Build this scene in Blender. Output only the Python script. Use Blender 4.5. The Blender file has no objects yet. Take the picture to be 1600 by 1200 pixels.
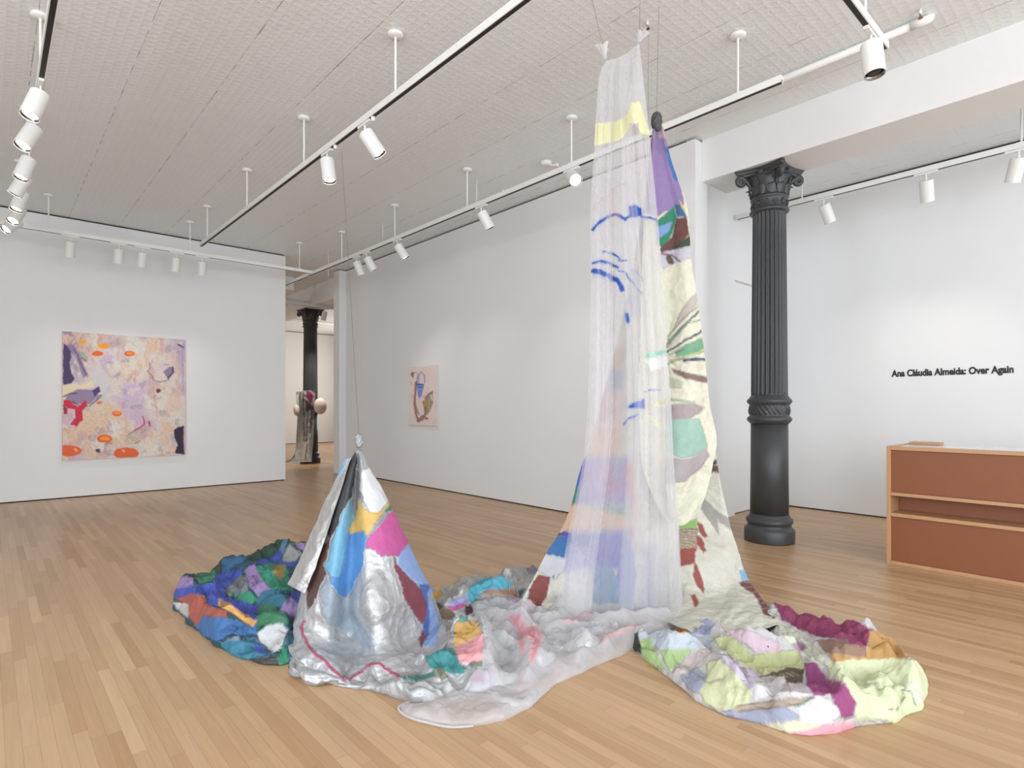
import bpy, bmesh, math, random
import numpy as np
from mathutils import Vector, Matrix, noise as mnoise
PI = math.pi
S = bpy.context.scene
COL = S.collection
random.seed(7)

# ------------------------------------------------------------------ camera
FPX, HZ, CH = 910.0, 637.0, 1.5
YAW = math.atan(820/910)
s_, c_ = math.sin(YAW), math.cos(YAW)
cam_d = bpy.data.cameras.new('camera'); cam = bpy.data.objects.new('camera', cam_d); COL.objects.link(cam)
cam.location = (0, 0, CH); cam.rotation_euler = (PI/2, 0, -YAW)
cam_d.sensor_width = 36; cam_d.lens = FPX/1600*36; cam_d.shift_y = (HZ-600)/1600
S.camera = cam
def P(u, v, d):
    r = (u-800)/FPX
    return Vector((d*(s_+r*c_), d*(c_-r*s_), CH+(HZ-v)/FPX*d))
def PF(u, v, z=0.0):
    return P(u, v, (CH-z)*FPX/(v-HZ))
def onX(u, X):
    r = (u-800)/FPX; d = X/(s_+r*c_); return d, d*(c_-r*s_)
def onY(u, Y):
    r = (u-800)/FPX; d = Y/(c_-r*s_); return d, d*(s_+r*c_)
def to_px(A):
    d = A[:, 0]*s_+A[:, 1]*c_; l = A[:, 0]*c_-A[:, 1]*s_
    return 800+FPX*l/d, HZ-FPX*(A[:, 2]-CH)/d

# ------------------------------------------------------------------ materials
def lin(c):
    return tuple((x/255/12.92 if x/255 <= .04045 else ((x/255+.055)/1.055)**2.4) for x in c)
def hexlin(c): return lin(c)+(1,)
class NT:
    def __init__(s, name):
        s.m = bpy.data.materials.new(name); s.m.use_nodes = True; s.t = s.m.node_tree; s.n = s.t.nodes; s.n.clear()
        s.out = s.n.new('ShaderNodeOutputMaterial')
    def N(s, typ, ins=None, **kw):
        n = s.n.new('ShaderNode'+typ)
        for k, v in kw.items(): setattr(n, k, v)
        for k, v in (ins or {}).items():
            sk = n.inputs[k]
            if isinstance(v, bpy.types.NodeSocket): s.t.links.new(v, sk)
            else: sk.default_value = v
        return n
    def math(s, op, a, b=0.0, c=None, clamp=False):
        n = s.N('Math', operation=op, use_clamp=clamp)
        for i, v in enumerate((a, b) if c is None else (a, b, c)):
            if isinstance(v, bpy.types.NodeSocket): s.t.links.new(v, n.inputs[i])
            else: n.inputs[i].default_value = v
        return n.outputs[0]
    def mix(s, f, a, b, bt='MIX'):
        n = s.N('MixRGB', blend_type=bt)
        for i, v in enumerate((f, a, b)):
            if isinstance(v, bpy.types.NodeSocket): s.t.links.new(v, n.inputs[i])
            else: n.inputs[i].default_value = v
        return n.outputs[0]
    def surf(s, sh): s.t.links.new(sh, s.out.inputs[0]); return s.m
def plain(name, col, rough=.5, metal=0, spec=.5, noise=.03, nscale=8, bump=0, bscale=60):
    t = NT(name); tc = t.N('TexCoord')
    nz = t.N('TexNoise', {'Vector': tc.outputs['Object'], 'Scale': nscale, 'Detail': 3})
    f = t.math('MULTIPLY_ADD', nz.outputs[0], 2*noise, 1-noise)
    cc = t.mix(1, hexlin(col), (1, 1, 1, 1), 'MULTIPLY')
    hv = t.N('HueSaturation', {'Color': cc, 'Value': f})
    b = t.N('BsdfPrincipled', {'Base Color': hv.outputs[0], 'Roughness': rough, 'Metallic': metal, 'Specular IOR Level': spec})
    if bump:
        n2 = t.N('TexNoise', {'Vector': tc.outputs['Object'], 'Scale': bscale, 'Detail': 4})
        bp = t.N('Bump', {'Strength': bump, 'Height': n2.outputs[0], 'Distance': .01}); t.t.links.new(bp.outputs[0], b.inputs['Normal'])
    return t.surf(b.outputs[0])
def emis(name, col, st):
    t = NT(name); e = t.N('Emission', {'Color': hexlin(col), 'Strength': st}); return t.surf(e.outputs[0])

WALL = plain('white_wall_paint', (232, 231, 230), .75, spec=.25, noise=.012, nscale=1.5, bump=.08, bscale=90)
FIX = plain('white_fixture_enamel', (232, 231, 226), .4, noise=.01)
DARK = plain('dark_shadow_gap', (38, 35, 33), .8)
SLOT = plain('black_track_slot', (28, 27, 26), .6)
IRON = plain('charcoal_painted_iron', (62, 63, 64), .42, noise=.06, nscale=25, bump=.15, bscale=120)
CHROME = plain('reflector_aluminium', (150, 150, 150), .18, 1)
LAMP = emis('lamp_face', (255, 250, 240), 14)
LAMPDIM = emis('lamp_face_dim', (255, 250, 240), 2.5)
BRASS = plain('copper_sprinkler_metal', (160, 105, 70), .35, .8)
WIRE = plain('steel_hanging_wire', (120, 118, 115), .4, .5)
BLACKINK = plain('black_vinyl_lettering', (28, 28, 30), .5)
CANV = plain('canvas_edge', (222, 208, 200), .8)

def mat_floor():
    t = NT('oak_strip_floor'); tc = t.N('TexCoord'); sep = t.N('SeparateXYZ', {'Vector': tc.outputs['Object']})
    x, y = sep.outputs[0], sep.outputs[1]
    W = .058
    row = t.math('FLOOR', t.math('DIVIDE', x, W))
    rn = t.N('TexWhiteNoise', {'W': row}, noise_dimensions='1D').outputs[0]
    yy = t.math('DIVIDE', t.math('ADD', y, t.math('MULTIPLY', rn, 7.0)), t.math('MULTIPLY_ADD', rn, .5, .75))
    ci = t.math('FLOOR', yy)
    pid = t.N('CombineXYZ', {0: row, 1: ci})
    wn = t.N('TexWhiteNoise', {'Vector': pid.outputs[0]}, noise_dimensions='3D')
    ramp = t.N('ValToRGB', {'Fac': wn.outputs[0]}); e = ramp.color_ramp.elements
    e[0].position = 0; e[0].color = hexlin((180, 142, 102)); e[1].position = 1; e[1].color = hexlin((204, 170, 130))
    for p, c in ((.25, (188, 152, 113)), (.6, (195, 160, 121)), (.85, (200, 163, 126))):
        q = e.new(p); q.color = hexlin(c)
    gv = t.N('CombineXYZ', {0: t.math('MULTIPLY', x, 60.0), 1: t.math('MULTIPLY', y, 2.2), 2: t.math('MULTIPLY', wn.outputs[0], 50.0)})
    g = t.N('TexNoise', {'Vector': gv.outputs[0], 'Scale': 1.0, 'Detail': 5, 'Roughness': .62, 'Distortion': .6})
    val = t.math('MULTIPLY_ADD', g.outputs[0], .36, .78)
    big = t.N('TexNoise', {'Vector': tc.outputs['Object'], 'Scale': .7, 'Detail': 2})
    val = t.math('MULTIPLY', val, t.math('MULTIPLY_ADD', big.outputs[0], .16, .92))
    hs = t.N('HueSaturation', {'Color': ramp.outputs[0], 'Value': val, 'Saturation': 1.0})
    fx = t.math('FRACT', t.math('DIVIDE', x, W)); fy = t.math('FRACT', yy)
    ex = t.math('LESS_THAN', t.math('MINIMUM', fx, t.math('SUBTRACT', 1.0, fx)), .018)
    ey = t.math('LESS_THAN', fy, .0022)
    seam = t.math('MAXIMUM', ex, ey)
    col = t.mix(t.math('MULTIPLY', seam, .38), hs.outputs[0], hexlin((110, 78, 52)))
    rg = t.math('MULTIPLY_ADD', g.outputs[0], .16, .26)
    bp = t.N('Bump', {'Strength': .12, 'Distance': .003, 'Height': t.math('SUBTRACT', t.math('MULTIPLY', g.outputs[0], .25), seam)})
    b = t.N('BsdfPrincipled', {'Base Color': col, 'Roughness': rg, 'Specular IOR Level': .42, 'Normal': bp.outputs[0]})
    return t.surf(b.outputs[0])
def mat_ceil():
    t = NT('pressed_tin_ceiling'); tc = t.N('TexCoord'); sep = t.N('SeparateXYZ', {'Vector': tc.outputs['Object']})
    x, y = sep.outputs[0], sep.outputs[1]
    q = .075
    sx = t.math('SINE', t.math('MULTIPLY', x, 2*PI/q)); sy = t.math('SINE', t.math('MULTIPLY', y, 2*PI/q))
    grid = t.math('MAXIMUM', t.math('ABSOLUTE', t.math('SINE', t.math('MULTIPLY', x, PI/q))), t.math('ABSOLUTE', t.math('SINE', t.math('MULTIPLY', y, PI/q))))
    ring = t.math('SINE', t.math('MULTIPLY', t.math('ADD', t.math('MULTIPLY', sx, sx), t.math('MULTIPLY', sy, sy)), 5.0))
    nz = t.N('TexNoise', {'Vector': tc.outputs['Object'], 'Scale': 22, 'Detail': 4})
    h = t.math('ADD', t.math('MULTIPLY', t.math('POWER', grid, 6.0), 1.5), t.math('MULTIPLY', ring, .5))
    h = t.math('ADD', h, t.math('MULTIPLY', nz.outputs[0], .7))
    # panel seams
    fx = t.math('FRACT', t.math('DIVIDE', t.math('SUBTRACT', x, 1.005), .70))
    n1 = t.N('TexNoise', {'Vector': tc.outputs['Object'], 'Scale': 6, 'Detail': 2}).outputs[0]
    ed = t.math('LESS_THAN', t.math('MINIMUM', fx, t.math('SUBTRACT', 1.0, fx)), t.math('MULTIPLY', t.math('SUBTRACT', n1, .40), .03))
    fy = t.math('FRACT', t.math('DIVIDE', t.math('ADD', y, .9), 2.45))
    ey = t.math('MULTIPLY', t.math('LESS_THAN', fy, t.math('MULTIPLY', n1, .0012)), .7)
    seam = t.math('MAXIMUM', ed, ey)
    col = t.mix(t.math('MULTIPLY', seam, .6), hexlin((238, 241, 242)), hexlin((110, 104, 98)))
    bp = t.N('Bump', {'Strength': .32, 'Distance': .005, 'Height': h})
    b = t.N('BsdfPrincipled', {'Base Color': col, 'Roughness': .42, 'Specular IOR Level': .5, 'Normal': bp.outputs[0]})
    return t.surf(b.outputs[0])
def mat_wood(name, c1, c2, sc=18, axis=1):
    t = NT(name); tc = t.N('TexCoord')
    scv = [sc, sc, sc]; scv[axis] = 1.2
    mp = t.N('Mapping', {'Vector': tc.outputs['Object'], 'Scale': scv})
    g = t.N('TexNoise', {'Vector': mp.outputs[0], 'Scale': 2.0, 'Detail': 5, 'Roughness': .6})
    b = t.N('BsdfPrincipled', {'Base Color': t.mix(g.outputs[0], hexlin(c1), hexlin(c2)), 'Roughness': .42})
    return t.surf(b.outputs[0])
FLOOR = mat_floor(); CEIL = mat_ceil()
OAK = mat_wood('oak_desk_frame', (178, 132, 92), (196, 152, 110))
TAN = plain('rust_leather_panel', (134, 78, 45), .5, noise=.05, nscale=3, bump=.05)
TOPW = plain('white_counter_top', (228, 228, 228), .15)

# ------------------------------------------------------------------ mesh helpers
def obj(name, bm, mat, parent=None, smooth=False, kind=None):
    me = bpy.data.meshes.new(name); bm.normal_update(); bm.to_mesh(me); bm.free()
    o = bpy.data.objects.new(name, me); COL.objects.link(o)
    if mat: me.materials.append(mat)
    if smooth: me.polygons.foreach_set('use_smooth', [True]*len(me.polygons))
    if parent:
        o.parent = parent
        if smooth == 'x': pass
    if kind: o['kind'] = kind
    return o
def thing(name, label, cat, loc=(0, 0, 0), rotz=0, group=None):
    o = bpy.data.objects.new(name, None); COL.objects.link(o); o.location = loc; o.rotation_euler = (0, 0, rotz)
    o.empty_display_size = .1
    o['label'] = label; o['category'] = cat
    if group: o['group'] = group
    return o
def tag(o, label, cat, group=None):
    o['label'] = label; o['category'] = cat
    if group: o['group'] = group
    return o
def box(bm, x0, x1, y0, y1, z0, z1, bev=0):
    r = bmesh.ops.create_cube(bm, size=1, matrix=Matrix.Translation(((x0+x1)/2, (y0+y1)/2, (z0+z1)/2)) @ Matrix.Diagonal((abs(x1-x0), abs(y1-y0), abs(z1-z0), 1)))
    if bev:
        es = list({e for v in r['verts'] for e in v.link_edges})
        bmesh.ops.bevel(bm, geom=es, offset=bev, segments=2, profile=.6, affect='EDGES')
    return bm
def B(*a, **k): return box(bmesh.new(), *a, **k)
def cyl(bm, p0, p1, r0, r1=None, seg=20, cap=True):
    p0, p1 = Vector(p0), Vector(p1); d = p1-p0; L = d.length; r1 = r0 if r1 is None else r1
    q = d.to_track_quat('Z', 'Y').to_matrix().to_4x4()
    bmesh.ops.create_cone(bm, cap_ends=cap, cap_tris=False, segments=seg, radius1=r0, radius2=r1, depth=L, matrix=Matrix.Translation((p0+p1)/2) @ q)
    return bm
def lathe(bm, prof, seg=48, mod=None, M=None, caps=(1, 1)):
    """prof: (r,z); mod(theta,r,z)->r"""
    rings = []
    for r, z in prof:
        ring = []
        for k in range(seg):
            a = 2*PI*k/seg; rr = mod(a, r, z) if mod else r
            v = Vector((rr*math.cos(a), rr*math.sin(a), z))
            ring.append(bm.verts.new(M @ v if M else v))
        rings.append(ring)
    for i in range(len(rings)-1):
        for k in range(seg):
            bm.faces.new((rings[i][k], rings[i][(k+1) % seg], rings[i+1][(k+1) % seg], rings[i+1][k]))
    if caps[0]: bm.faces.new(rings[0][::-1])
    if caps[1]: bm.faces.new(rings[-1])
    return bm
def tube(bm, pts, r, seg=8):
    pts = [Vector(p) for p in pts]; rings = []
    for i, p in enumerate(pts):
        d = (pts[min(i+1, len(pts)-1)]-pts[max(i-1, 0)]).normalized()
        a = d.orthogonal().normalized() if i == 0 else (pa - d*pa.dot(d)).normalized()
        pa = a; b = d.cross(a); rr = r[i] if isinstance(r, (list, tuple)) else r
        rings.append([bm.verts.new(p+rr*(a*math.cos(2*PI*k/seg)+b*math.sin(2*PI*k/seg))) for k in range(seg)])
    for i in range(len(rings)-1):
        for k in range(seg): bm.faces.new((rings[i][k], rings[i][(k+1) % seg], rings[i+1][(k+1) % seg], rings[i+1][k]))
    bm.faces.new(rings[0][::-1]); bm.faces.new(rings[-1])
    return bm

# ------------------------------------------------------------------ setting
ZC = 4.66; ZW = 4.635
def struct(name, bm, mat, parent=None):
    o = obj(name, bm, mat, parent); 
    if not parent: o['kind'] = 'structure'
    return o
struct('floor', B(-5, 12, -8, 24.2, -.1, 0), FLOOR)
struct('ceiling', B(-5, 12, -8, 24.2, ZC, ZC+.12), CEIL)
XM = 6.13; XR = 9.05; YL = 12.1
XLE = onY(446, YL)[1]; YME = onX(1072, XM)[1]
def wall(name, x0, x1, y0, y1, z0=.018, z1=ZW, gap=.025):
    w = struct(name, B(x0, x1, y0, y1, z0, z1), WALL)
    if z1 == ZW:
        struct('shadow_gap', B(x0+gap, x1-gap, y0+gap, y1-gap, z1, ZC), DARK, w)
    if z0 > 0: struct('baseboard_reveal', B(x0+gap, x1-gap, y0+gap, y1-gap, 0, z0), DARK, w)
    return w
wall('wall_left', -4.8, XLE, YL, YL+.2)
wall('wall_center', XM, 6.275, YME, 12.5)
wall('wall_far', -5, 12, 24, 24.2)
wall('wall_right', XR, XR+.2, -7.8, 4.3)
ws = wall('wall_side', -5, -4.8, 5.0, 24)
struct('wall_sill', B(-5, -4.8, -7.8, 5.0, 0, .7), WALL, ws); struct('wall_header', B(-5, -4.8, -7.8, 5.0, 4.2, ZC), WALL, ws)
for a_, b__ in ((-7.8, -6.0), (-1.6, -1.0), (4.4, 5.0)): struct('wall_pier', B(-5, -4.8, a_, b__, .7, 4.2), WALL, ws)
trimL = struct('trim_1', B(XM-.0, 6.40, YME-.12, YME-.001, 0, ZW), WALL)      # end return of the centre wall
trimP = struct('trim_2', B(5.96, 6.27, 12.501, 12.78, 0, ZW), WALL)          # pier at the far end
# wall behind the column, with a door opening
YB = 3.95
dX0 = onY(1148, YB)[1]
wb = struct('wall_back', B(6.41, dX0, YB, YB+.15, 0, ZC), WALL)
dd = onY(1148, YB)[0]; zdoor = CH+(HZ-437)/FPX*dd
struct('wall_header', B(dX0, XR, YB, YB+.15, zdoor, ZC), WALL, wb)
dr = struct('door_1', B(dX0+.001, XR-.001, YB+.06, YB+.12, .01, zdoor-.001), WALL)
# long beam, two visible runs
for i, (a, b) in enumerate(((-7.8, YME-.122), (12.79, 24.0))):
    struct('trim_%d' % (3+i), B(6.28, 6.85, a, b, 4.17, ZC), WALL)
struct('trim_5', B(-4.8, 6.27, 20.6, 21.0, 4.25, ZC), WALL)
wall('wall_far_side', 11.8, 12, 4.4, 24)
wall('wall_behind', 6.86, 11.8, 4.31, 4.45)
# street front behind the camera, with three windows
fr = struct('wall_front', B(-5, XR+.2, -8, -7.8, 0, .7), WALL)
struct('wall_header', B(-5, XR+.2, -8, -7.8, 4.2, ZC), WALL, fr)
wx = [(-4.2, -1.2), (-.2, 2.8), (3.8, 8.6)]
px = [-5, -4.2, -1.2, -.2, 2.8, 3.8, 8.6, XR+.2]
for i in range(0, 8, 2): struct('wall_pier', B(px[i], px[i+1], -8, -7.8, .7, 4.2), WALL, fr)
GL = NT('window_glass'); _g = GL.N('BsdfGlass', {'IOR': 1.05, 'Roughness': 0}); _tr = GL.N('BsdfTransparent'); _m = GL.N('MixShader', {0: .12, 1: _tr.outputs[0], 2: _g.outputs[0]}); GL.surf(_m.outputs[0])
for i, (a, b) in enumerate(wx):
    bm = bmesh.new()
    for x in (a+.03, (a+b)/2, b-.03): box(bm, x-.03, x+.03, -7.93, -7.87, .7, 4.2)
    for z in (.73, 3.0, 4.17): box(bm, a, b, -7.93, -7.87, z-.03, z+.03)
    w = struct('window_%d' % (i+1), bm, FIX)
    struct('glass_pane', B(a+.06, b-.06, -7.905, -7.895, .76, 4.14), GL.m, w)

for i, (a, b) in enumerate(((-6.0, -1.6), (-1.0, 4.4))):  # unseen windows added in the side wall so light reaches the centre wall
    bm = bmesh.new()
    for y in (a+.03, (a+b)/2, b-.03): box(bm, -4.93, -4.87, y-.03, y+.03, .7, 4.2)
    for z in (.73, 3.0, 4.17): box(bm, -4.93, -4.87, a, b, z-.03, z+.03)
    w = struct('window_%d' % (i+4), bm, FIX)
    struct('glass_pane', B(-4.905, -4.895, a+.06, b-.06, .76, 4.14), GL.m, w)

# ------------------------------------------------------------------ columns
def make_column(x, y, label, seg=96):
    t = thing('iron_column', label, 'column', (x, y, 0), 0, None)
    bm = bmesh.new()
    lathe(bm, [(.262, 0), (.265, .01), (.265, .13), (.258, .145), (.235, .165), (.225, .19), (.232, .2), (.245, .215), (.248, .235), (.24, .255), (.222, .27), (.212, .29), (.203, .31)], 64)
    obj('base', bm, IRON, t, True)
    bm = bmesh.new(); lathe(bm, [(.203, .305), (.198, .8), (.195, 1.33)], 64); obj('lower_shaft', bm, IRON, t, True)
    bm = bmesh.new()
    def orn(a, r, z):
        if 1.42 < z < 1.52:
            return r + .010*abs(math.sin(9*a+ (z-1.47)*40))*math.cos((z-1.47)/.05*PI/2) + .006*math.sin(27*a+z*90)
        return r
    zs = [1.42+.1*i/12 for i in range(1, 12)]
    lathe(bm, [(.2, 1.32), (.215, 1.335), (.232, 1.355), (.237, 1.372), (.228, 1.392), (.212, 1.405), (.206, 1.418)]+[(.208, z) for z in zs]+[(.206, 1.524), (.214, 1.535), (.228, 1.55), (.238, 1.568), (.232, 1.588), (.215, 1.605), (.2, 1.625), (.19, 1.645)], 144, orn)
    obj('ornament_band', bm, IRON, t, True)
    bm = bmesh.new()
    NF = 24
    def flute(a, r, z):
        ph = (a*NF/(2*PI)) % 1.0
        fl = max(0, 1-((ph-.5)/.36)**2)
        e = min(1, (z-1.64)/.03, (3.69-z)/.03)
        return r-.020*math.sqrt(fl)*max(0, e)
    zz = [1.64, 1.645, 1.655, 1.672, 2.2, 2.8, 3.4, 3.66, 3.675, 3.688, 3.692]
    lathe(bm, [(.193-.018*(z-1.64)/2.05, z) for z in zz], NF*12, flute)
    obj('fluted_shaft', bm, IRON, t, True)
    bm = bmesh.new()
    lathe(bm, [(.176, 3.68), (.2, 3.69), (.21, 3.705), (.2, 3.722), (.186, 3.73), (.182, 3.745), (.182, 3.82), (.19, 3.835), (.2, 3.845), (.198, 3.858), (.185, 3.868), (.18, 3.872)], 64)
    for k in range(12):
        a = 2*PI*(k+.5)/12
        M = Matrix.Rotation(a, 4, 'Z') @ Matrix.Translation((.182, 0, 3.783)) @ Matrix.Rotation(PI/2, 4, 'Y')
        lathe(bm, [(.032, 0), (.032, .01), (.024, .014), (.022, .007), (.013, .008), (.011, .018), (.004, .021)], 14, None, M)
    obj('necking', bm, IRON, t, True)
    # capital: bell with two tiers of leaves and corner volutes
    bm = bmesh.new()
    lathe(bm, [(.178, 3.865), (.182, 3.9), (.19, 3.98), (.208, 4.05), (.235, 4.1)], 48)
    def leaf(a, z0, h, w, lean):
        n = 8; rows = []
        for i in range(n+1):
            q = i/n
            zz = z0+h*math.sin(min(q*1.18, 1.0)*PI/2)*1.0 - (max(0, q-.8)*h*.5)
            rr = .186+lean*(q**2.2)+(.022*q)
            ww = w*math.sin(PI*(.14+.80*q)**.9)
            row = []
            for j in range(-3, 4):
                off = ww*j/3; lob = .006*math.cos(j*2.1+q*22)
                rad = rr+.014*(1-(j/3)**2)+lob
                row.append(bm.verts.new((rad*math.cos(a)-off*math.sin(a), rad*math.sin(a)+off*math.cos(a), zz)))
            rows.append(row)
        for i in range(n):
            for j in range(6): bm.faces.new((rows[i][j], rows[i][j+1], rows[i+1][j+1], rows[i+1][j]))
    for k in range(12): leaf(2*PI*k/12, 3.868, .1, .045, .03)
    for k in range(8): leaf(2*PI*(k+.5)/8, 3.88, .19, .055, .055)
    obj('acanthus_leaf_bell', bm, IRON, t, True)
    for k in range(4):
        a = PI/4+k*PI/2
        bm = bmesh.new(); pts = []; rs = []
        for i in range(12):
            q = i/11; pts.append((.195+.11*q, 0, 3.95+.15*q**.6)); rs.append(.02+.012*q)
        for i in range(1, 22):
            q = i/21; ang = PI/2-q*2.6*PI; R = .052*(1-.72*q)
            pts.append((.308+R*math.cos(ang), 0, 4.052+R*math.sin(ang))); rs.append(.03-.012*q)
        M = Matrix.Rotation(a, 4, 'Z'); tube(bm, [M @ Vector(p) for p in pts], rs, 8)
        obj('volute', bm, IRON, t, True)
    bm = bmesh.new()
    def ab(hw, conc, z):
        pts = []
        for k in range(4):
            a = k*PI/2; R = Matrix.Rotation(a, 3, 'Z')
            n = 12
            for i in range(n):
                q = -1+2*(i+.0)/n
                xx = hw-conc*(1-q*q); pts.append(R @ Vector((xx, hw*.93*q, 0)))
            pts.append(R @ Vector((hw, hw*.93, 0)))
        return [bm.verts.new((p.x, p.y, z)) for p in pts]
    rr = [ab(.235, .045, 4.098), ab(.245, .05, 4.118), ab(.262, .055, 4.128), ab(.268, .055, 4.145), ab(.278, .055, 4.155), ab(.28, .055, 4.1695)]
    for i in range(len(rr)-1):
        n = len(rr[0])
        for k in range(n): bm.faces.new((rr[i][k], rr[i][(k+1) % n], rr[i+1][(k+1) % n], rr[i+1][k]))
    bm.faces.new(rr[0][::-1]); bm.faces.new(rr[-1])
    for k in range(4):
        a = k*PI/2
        bmesh.ops.create_icosphere(bm, subdivisions=2, radius=.036, matrix=Matrix.Rotation(a, 4, 'Z') @ Matrix.Translation((.222, 0, 4.115)) @ Matrix.Diagonal((.6, 1, 1, 1)))
    obj('abacus', bm, IRON, t, False)
    return t
CX = 6.565; _, CYc = onX(1202, CX)
make_column(CX, CYc, 'black fluted iron column with leafy capital, standing between hanging cloths and wooden desk')
_, CY2 = onX(485, CX)
make_column(CX, CY2, 'distant black iron column in the far room wrapped with white fabric strips')

# ------------------------------------------------------------------ reception desk
DX = 6.445; DY = 1.756
t = thing('reception_desk', 'long reception desk with oak frame and rust brown front panels', 'desk', (DX, DY, 0))
def L(a, b, c0, c1, z0, z1, bev=.003): return B(a, b, c0, c1, z0, z1, bev=bev)
DL = -3.6
obj('end_panel', L(0, .76, -.035, 0, 0, 1.13), OAK, t)
obj('top_rail', L(0, .05, DL, -.036, 1.095, 1.13), OAK, t)
obj('end_stop', L(.62, .76, -.30, -.036, 1.123, 1.15), OAK, t)
obj('bottom_rail', L(0, .05, DL, -.036, 0, .032), OAK, t)
obj('front_panel', L(.022, .04, DL, -.036, .69, 1.094), TAN, t)
obj('front_panel', L(.022, .04, DL, -.036, .033, .458), TAN, t)
obj('shelf', L(0, .28, DL, -.036, .658, .689), OAK, t)
obj('shelf', L(0, .28, DL, -.036, .459, .492), OAK, t)
obj('niche_back', L(.26, .275, DL, -.036, .493, .657), TAN, t)
obj('counter_top', L(.051, .76, DL, -.036, 1.08, 1.122), TOPW, t)
# ------------------------------------------------------------------ wall text
cu = bpy.data.curves.new('txt', 'FONT'); cu.body = 'Ana Cláudia Almeida: Over Again'; cu.size = 1; cu.offset = .04; cu.extrude = .008; cu.resolution_u = 4
to = bpy.data.objects.new('txt', cu); COL.objects.link(to); bpy.context.view_layer.update()
dg = bpy.context.evaluated_depsgraph_get(); me = bpy.data.meshes.new_from_object(to.evaluated_get(dg)); bpy.data.objects.remove(to)
xs = [v.co.x for v in me.vertices]; x0, x1 = min(xs), max(xs)
dA, yA = onX(1393, XR); dB, yB = onX(1584, XR)
zA = CH+(HZ-588.5)/FPX*dA; hcap = 10.8/FPX*(dA+dB)/2/.73
sc = (yA-yB)/(x1-x0)
print('text scale', sc, hcap, zA, CH+(HZ-584.5)/FPX*dB)
for v in me.vertices:
    x, y, z = v.co; v.co = (XR-.004-z*.1, yA-(x-x0)*sc, zA+y*hcap)
lt = bpy.data.objects.new('wall_lettering', me); COL.objects.link(lt); me.materials.clear(); me.materials.append(BLACKINK)
tag(lt, 'single line of bold black exhibition lettering on the white wall above the desk', 'lettering')

# ------------------------------------------------------------------ tracks
ZT = 4.11
def track(axis, const, a, b, label, stems, slots=True):
    """axis 'Y': runs along Y at X=const from a to b"""
    t = thing('lighting_track', label, 'track', (const, a, ZT) if axis == 'Y' else (a, const, ZT), 0 if axis == 'Y' else -PI/2)
    Lh = b-a
    bm = bmesh.new(); w = .05
    for x0, x1, z0, z1 in ((-w/2, w/2, .012, .045), (-w/2, -w/2+.008, -.012, .012), (w/2-.008, w/2, -.012, .012)):
        box(bm, x0, x1, 0, Lh, z0, z1)
    obj('rail', bm, FIX, t)
    obj('slot', B(-w/2+.008, w/2-.008, .01, Lh-.01, -.0115, .0118), SLOT, t)
    for sy in stems:
        y = sy-a
        st = bmesh.new(); cyl(st, (0, y, .045), (0, y, ZC-ZT-.02), .0095, seg=10)
        box(st, -.02, .02, y-.035, y+.035, .045, .052)
        so = obj('stem', st, FIX, t)
        cn = bmesh.new(); lathe(cn, [(.02, -.035), (.06, -.03), (.066, -.02), (.066, -.002)], 24, None, Matrix.Translation((0, y, ZC-ZT)))
        obj('canopy', cn, FIX, so, True)
    return t
T1X, T2X, T3X, T5X, T4Y, T6Y = .318, 2.56, 4.72, 7.70, 11.0, 1.33
YAX = lambda u, X: onX(u, X)[1]
def yfromv(u, v, z=ZT):
    d = (z-CH)*FPX/(HZ-v); r = (u-800)/FPX; return d*(c_-r*s_)
track('Y', T1X, -2, 10.6, 'white ceiling track at far left crowded with seven spotlights', [yfromv(56, 20, ZC), yfromv(30, 165, ZC), yfromv(25, 250, ZC)])
track('Y', T2X, -2, YAX(320, 2.62), 'long white ceiling track with black slot crossing the picture diagonally', [YAX(618, T2X), YAX(475, T2X), YAX(386, T2X), YAX(324, T2X)])
track('Y', T3X, YAX(1222, T3X), 14.0, 'long white ceiling track running beside the centre wall', [YAX(1153, T3X), YAX(893, T3X), YAX(730, T3X), YAX(617, T3X), YAX(534, T3X)])
track('Y', T5X, -3, 3.9, 'white ceiling track in front of the lettered right wall', [YAX(1253, T5X), YAX(1596, T5X)])
track('X', T4Y, -4, T3X-.03, 'white ceiling track in front of the left wall with large painting', [onY(76, T4Y)[1], onY(297, T4Y)[1], onY(468, T4Y)[1]])
track('X', T6Y, 2.75, 4.85, 'short white track end entering at top right above single spotlight', [onY(1352, T6Y)[1]])
track('X', 14.6, 3.0, 8.0, 'far white ceiling track above the distant black column', [onY(489, 14.6)[1]])

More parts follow.
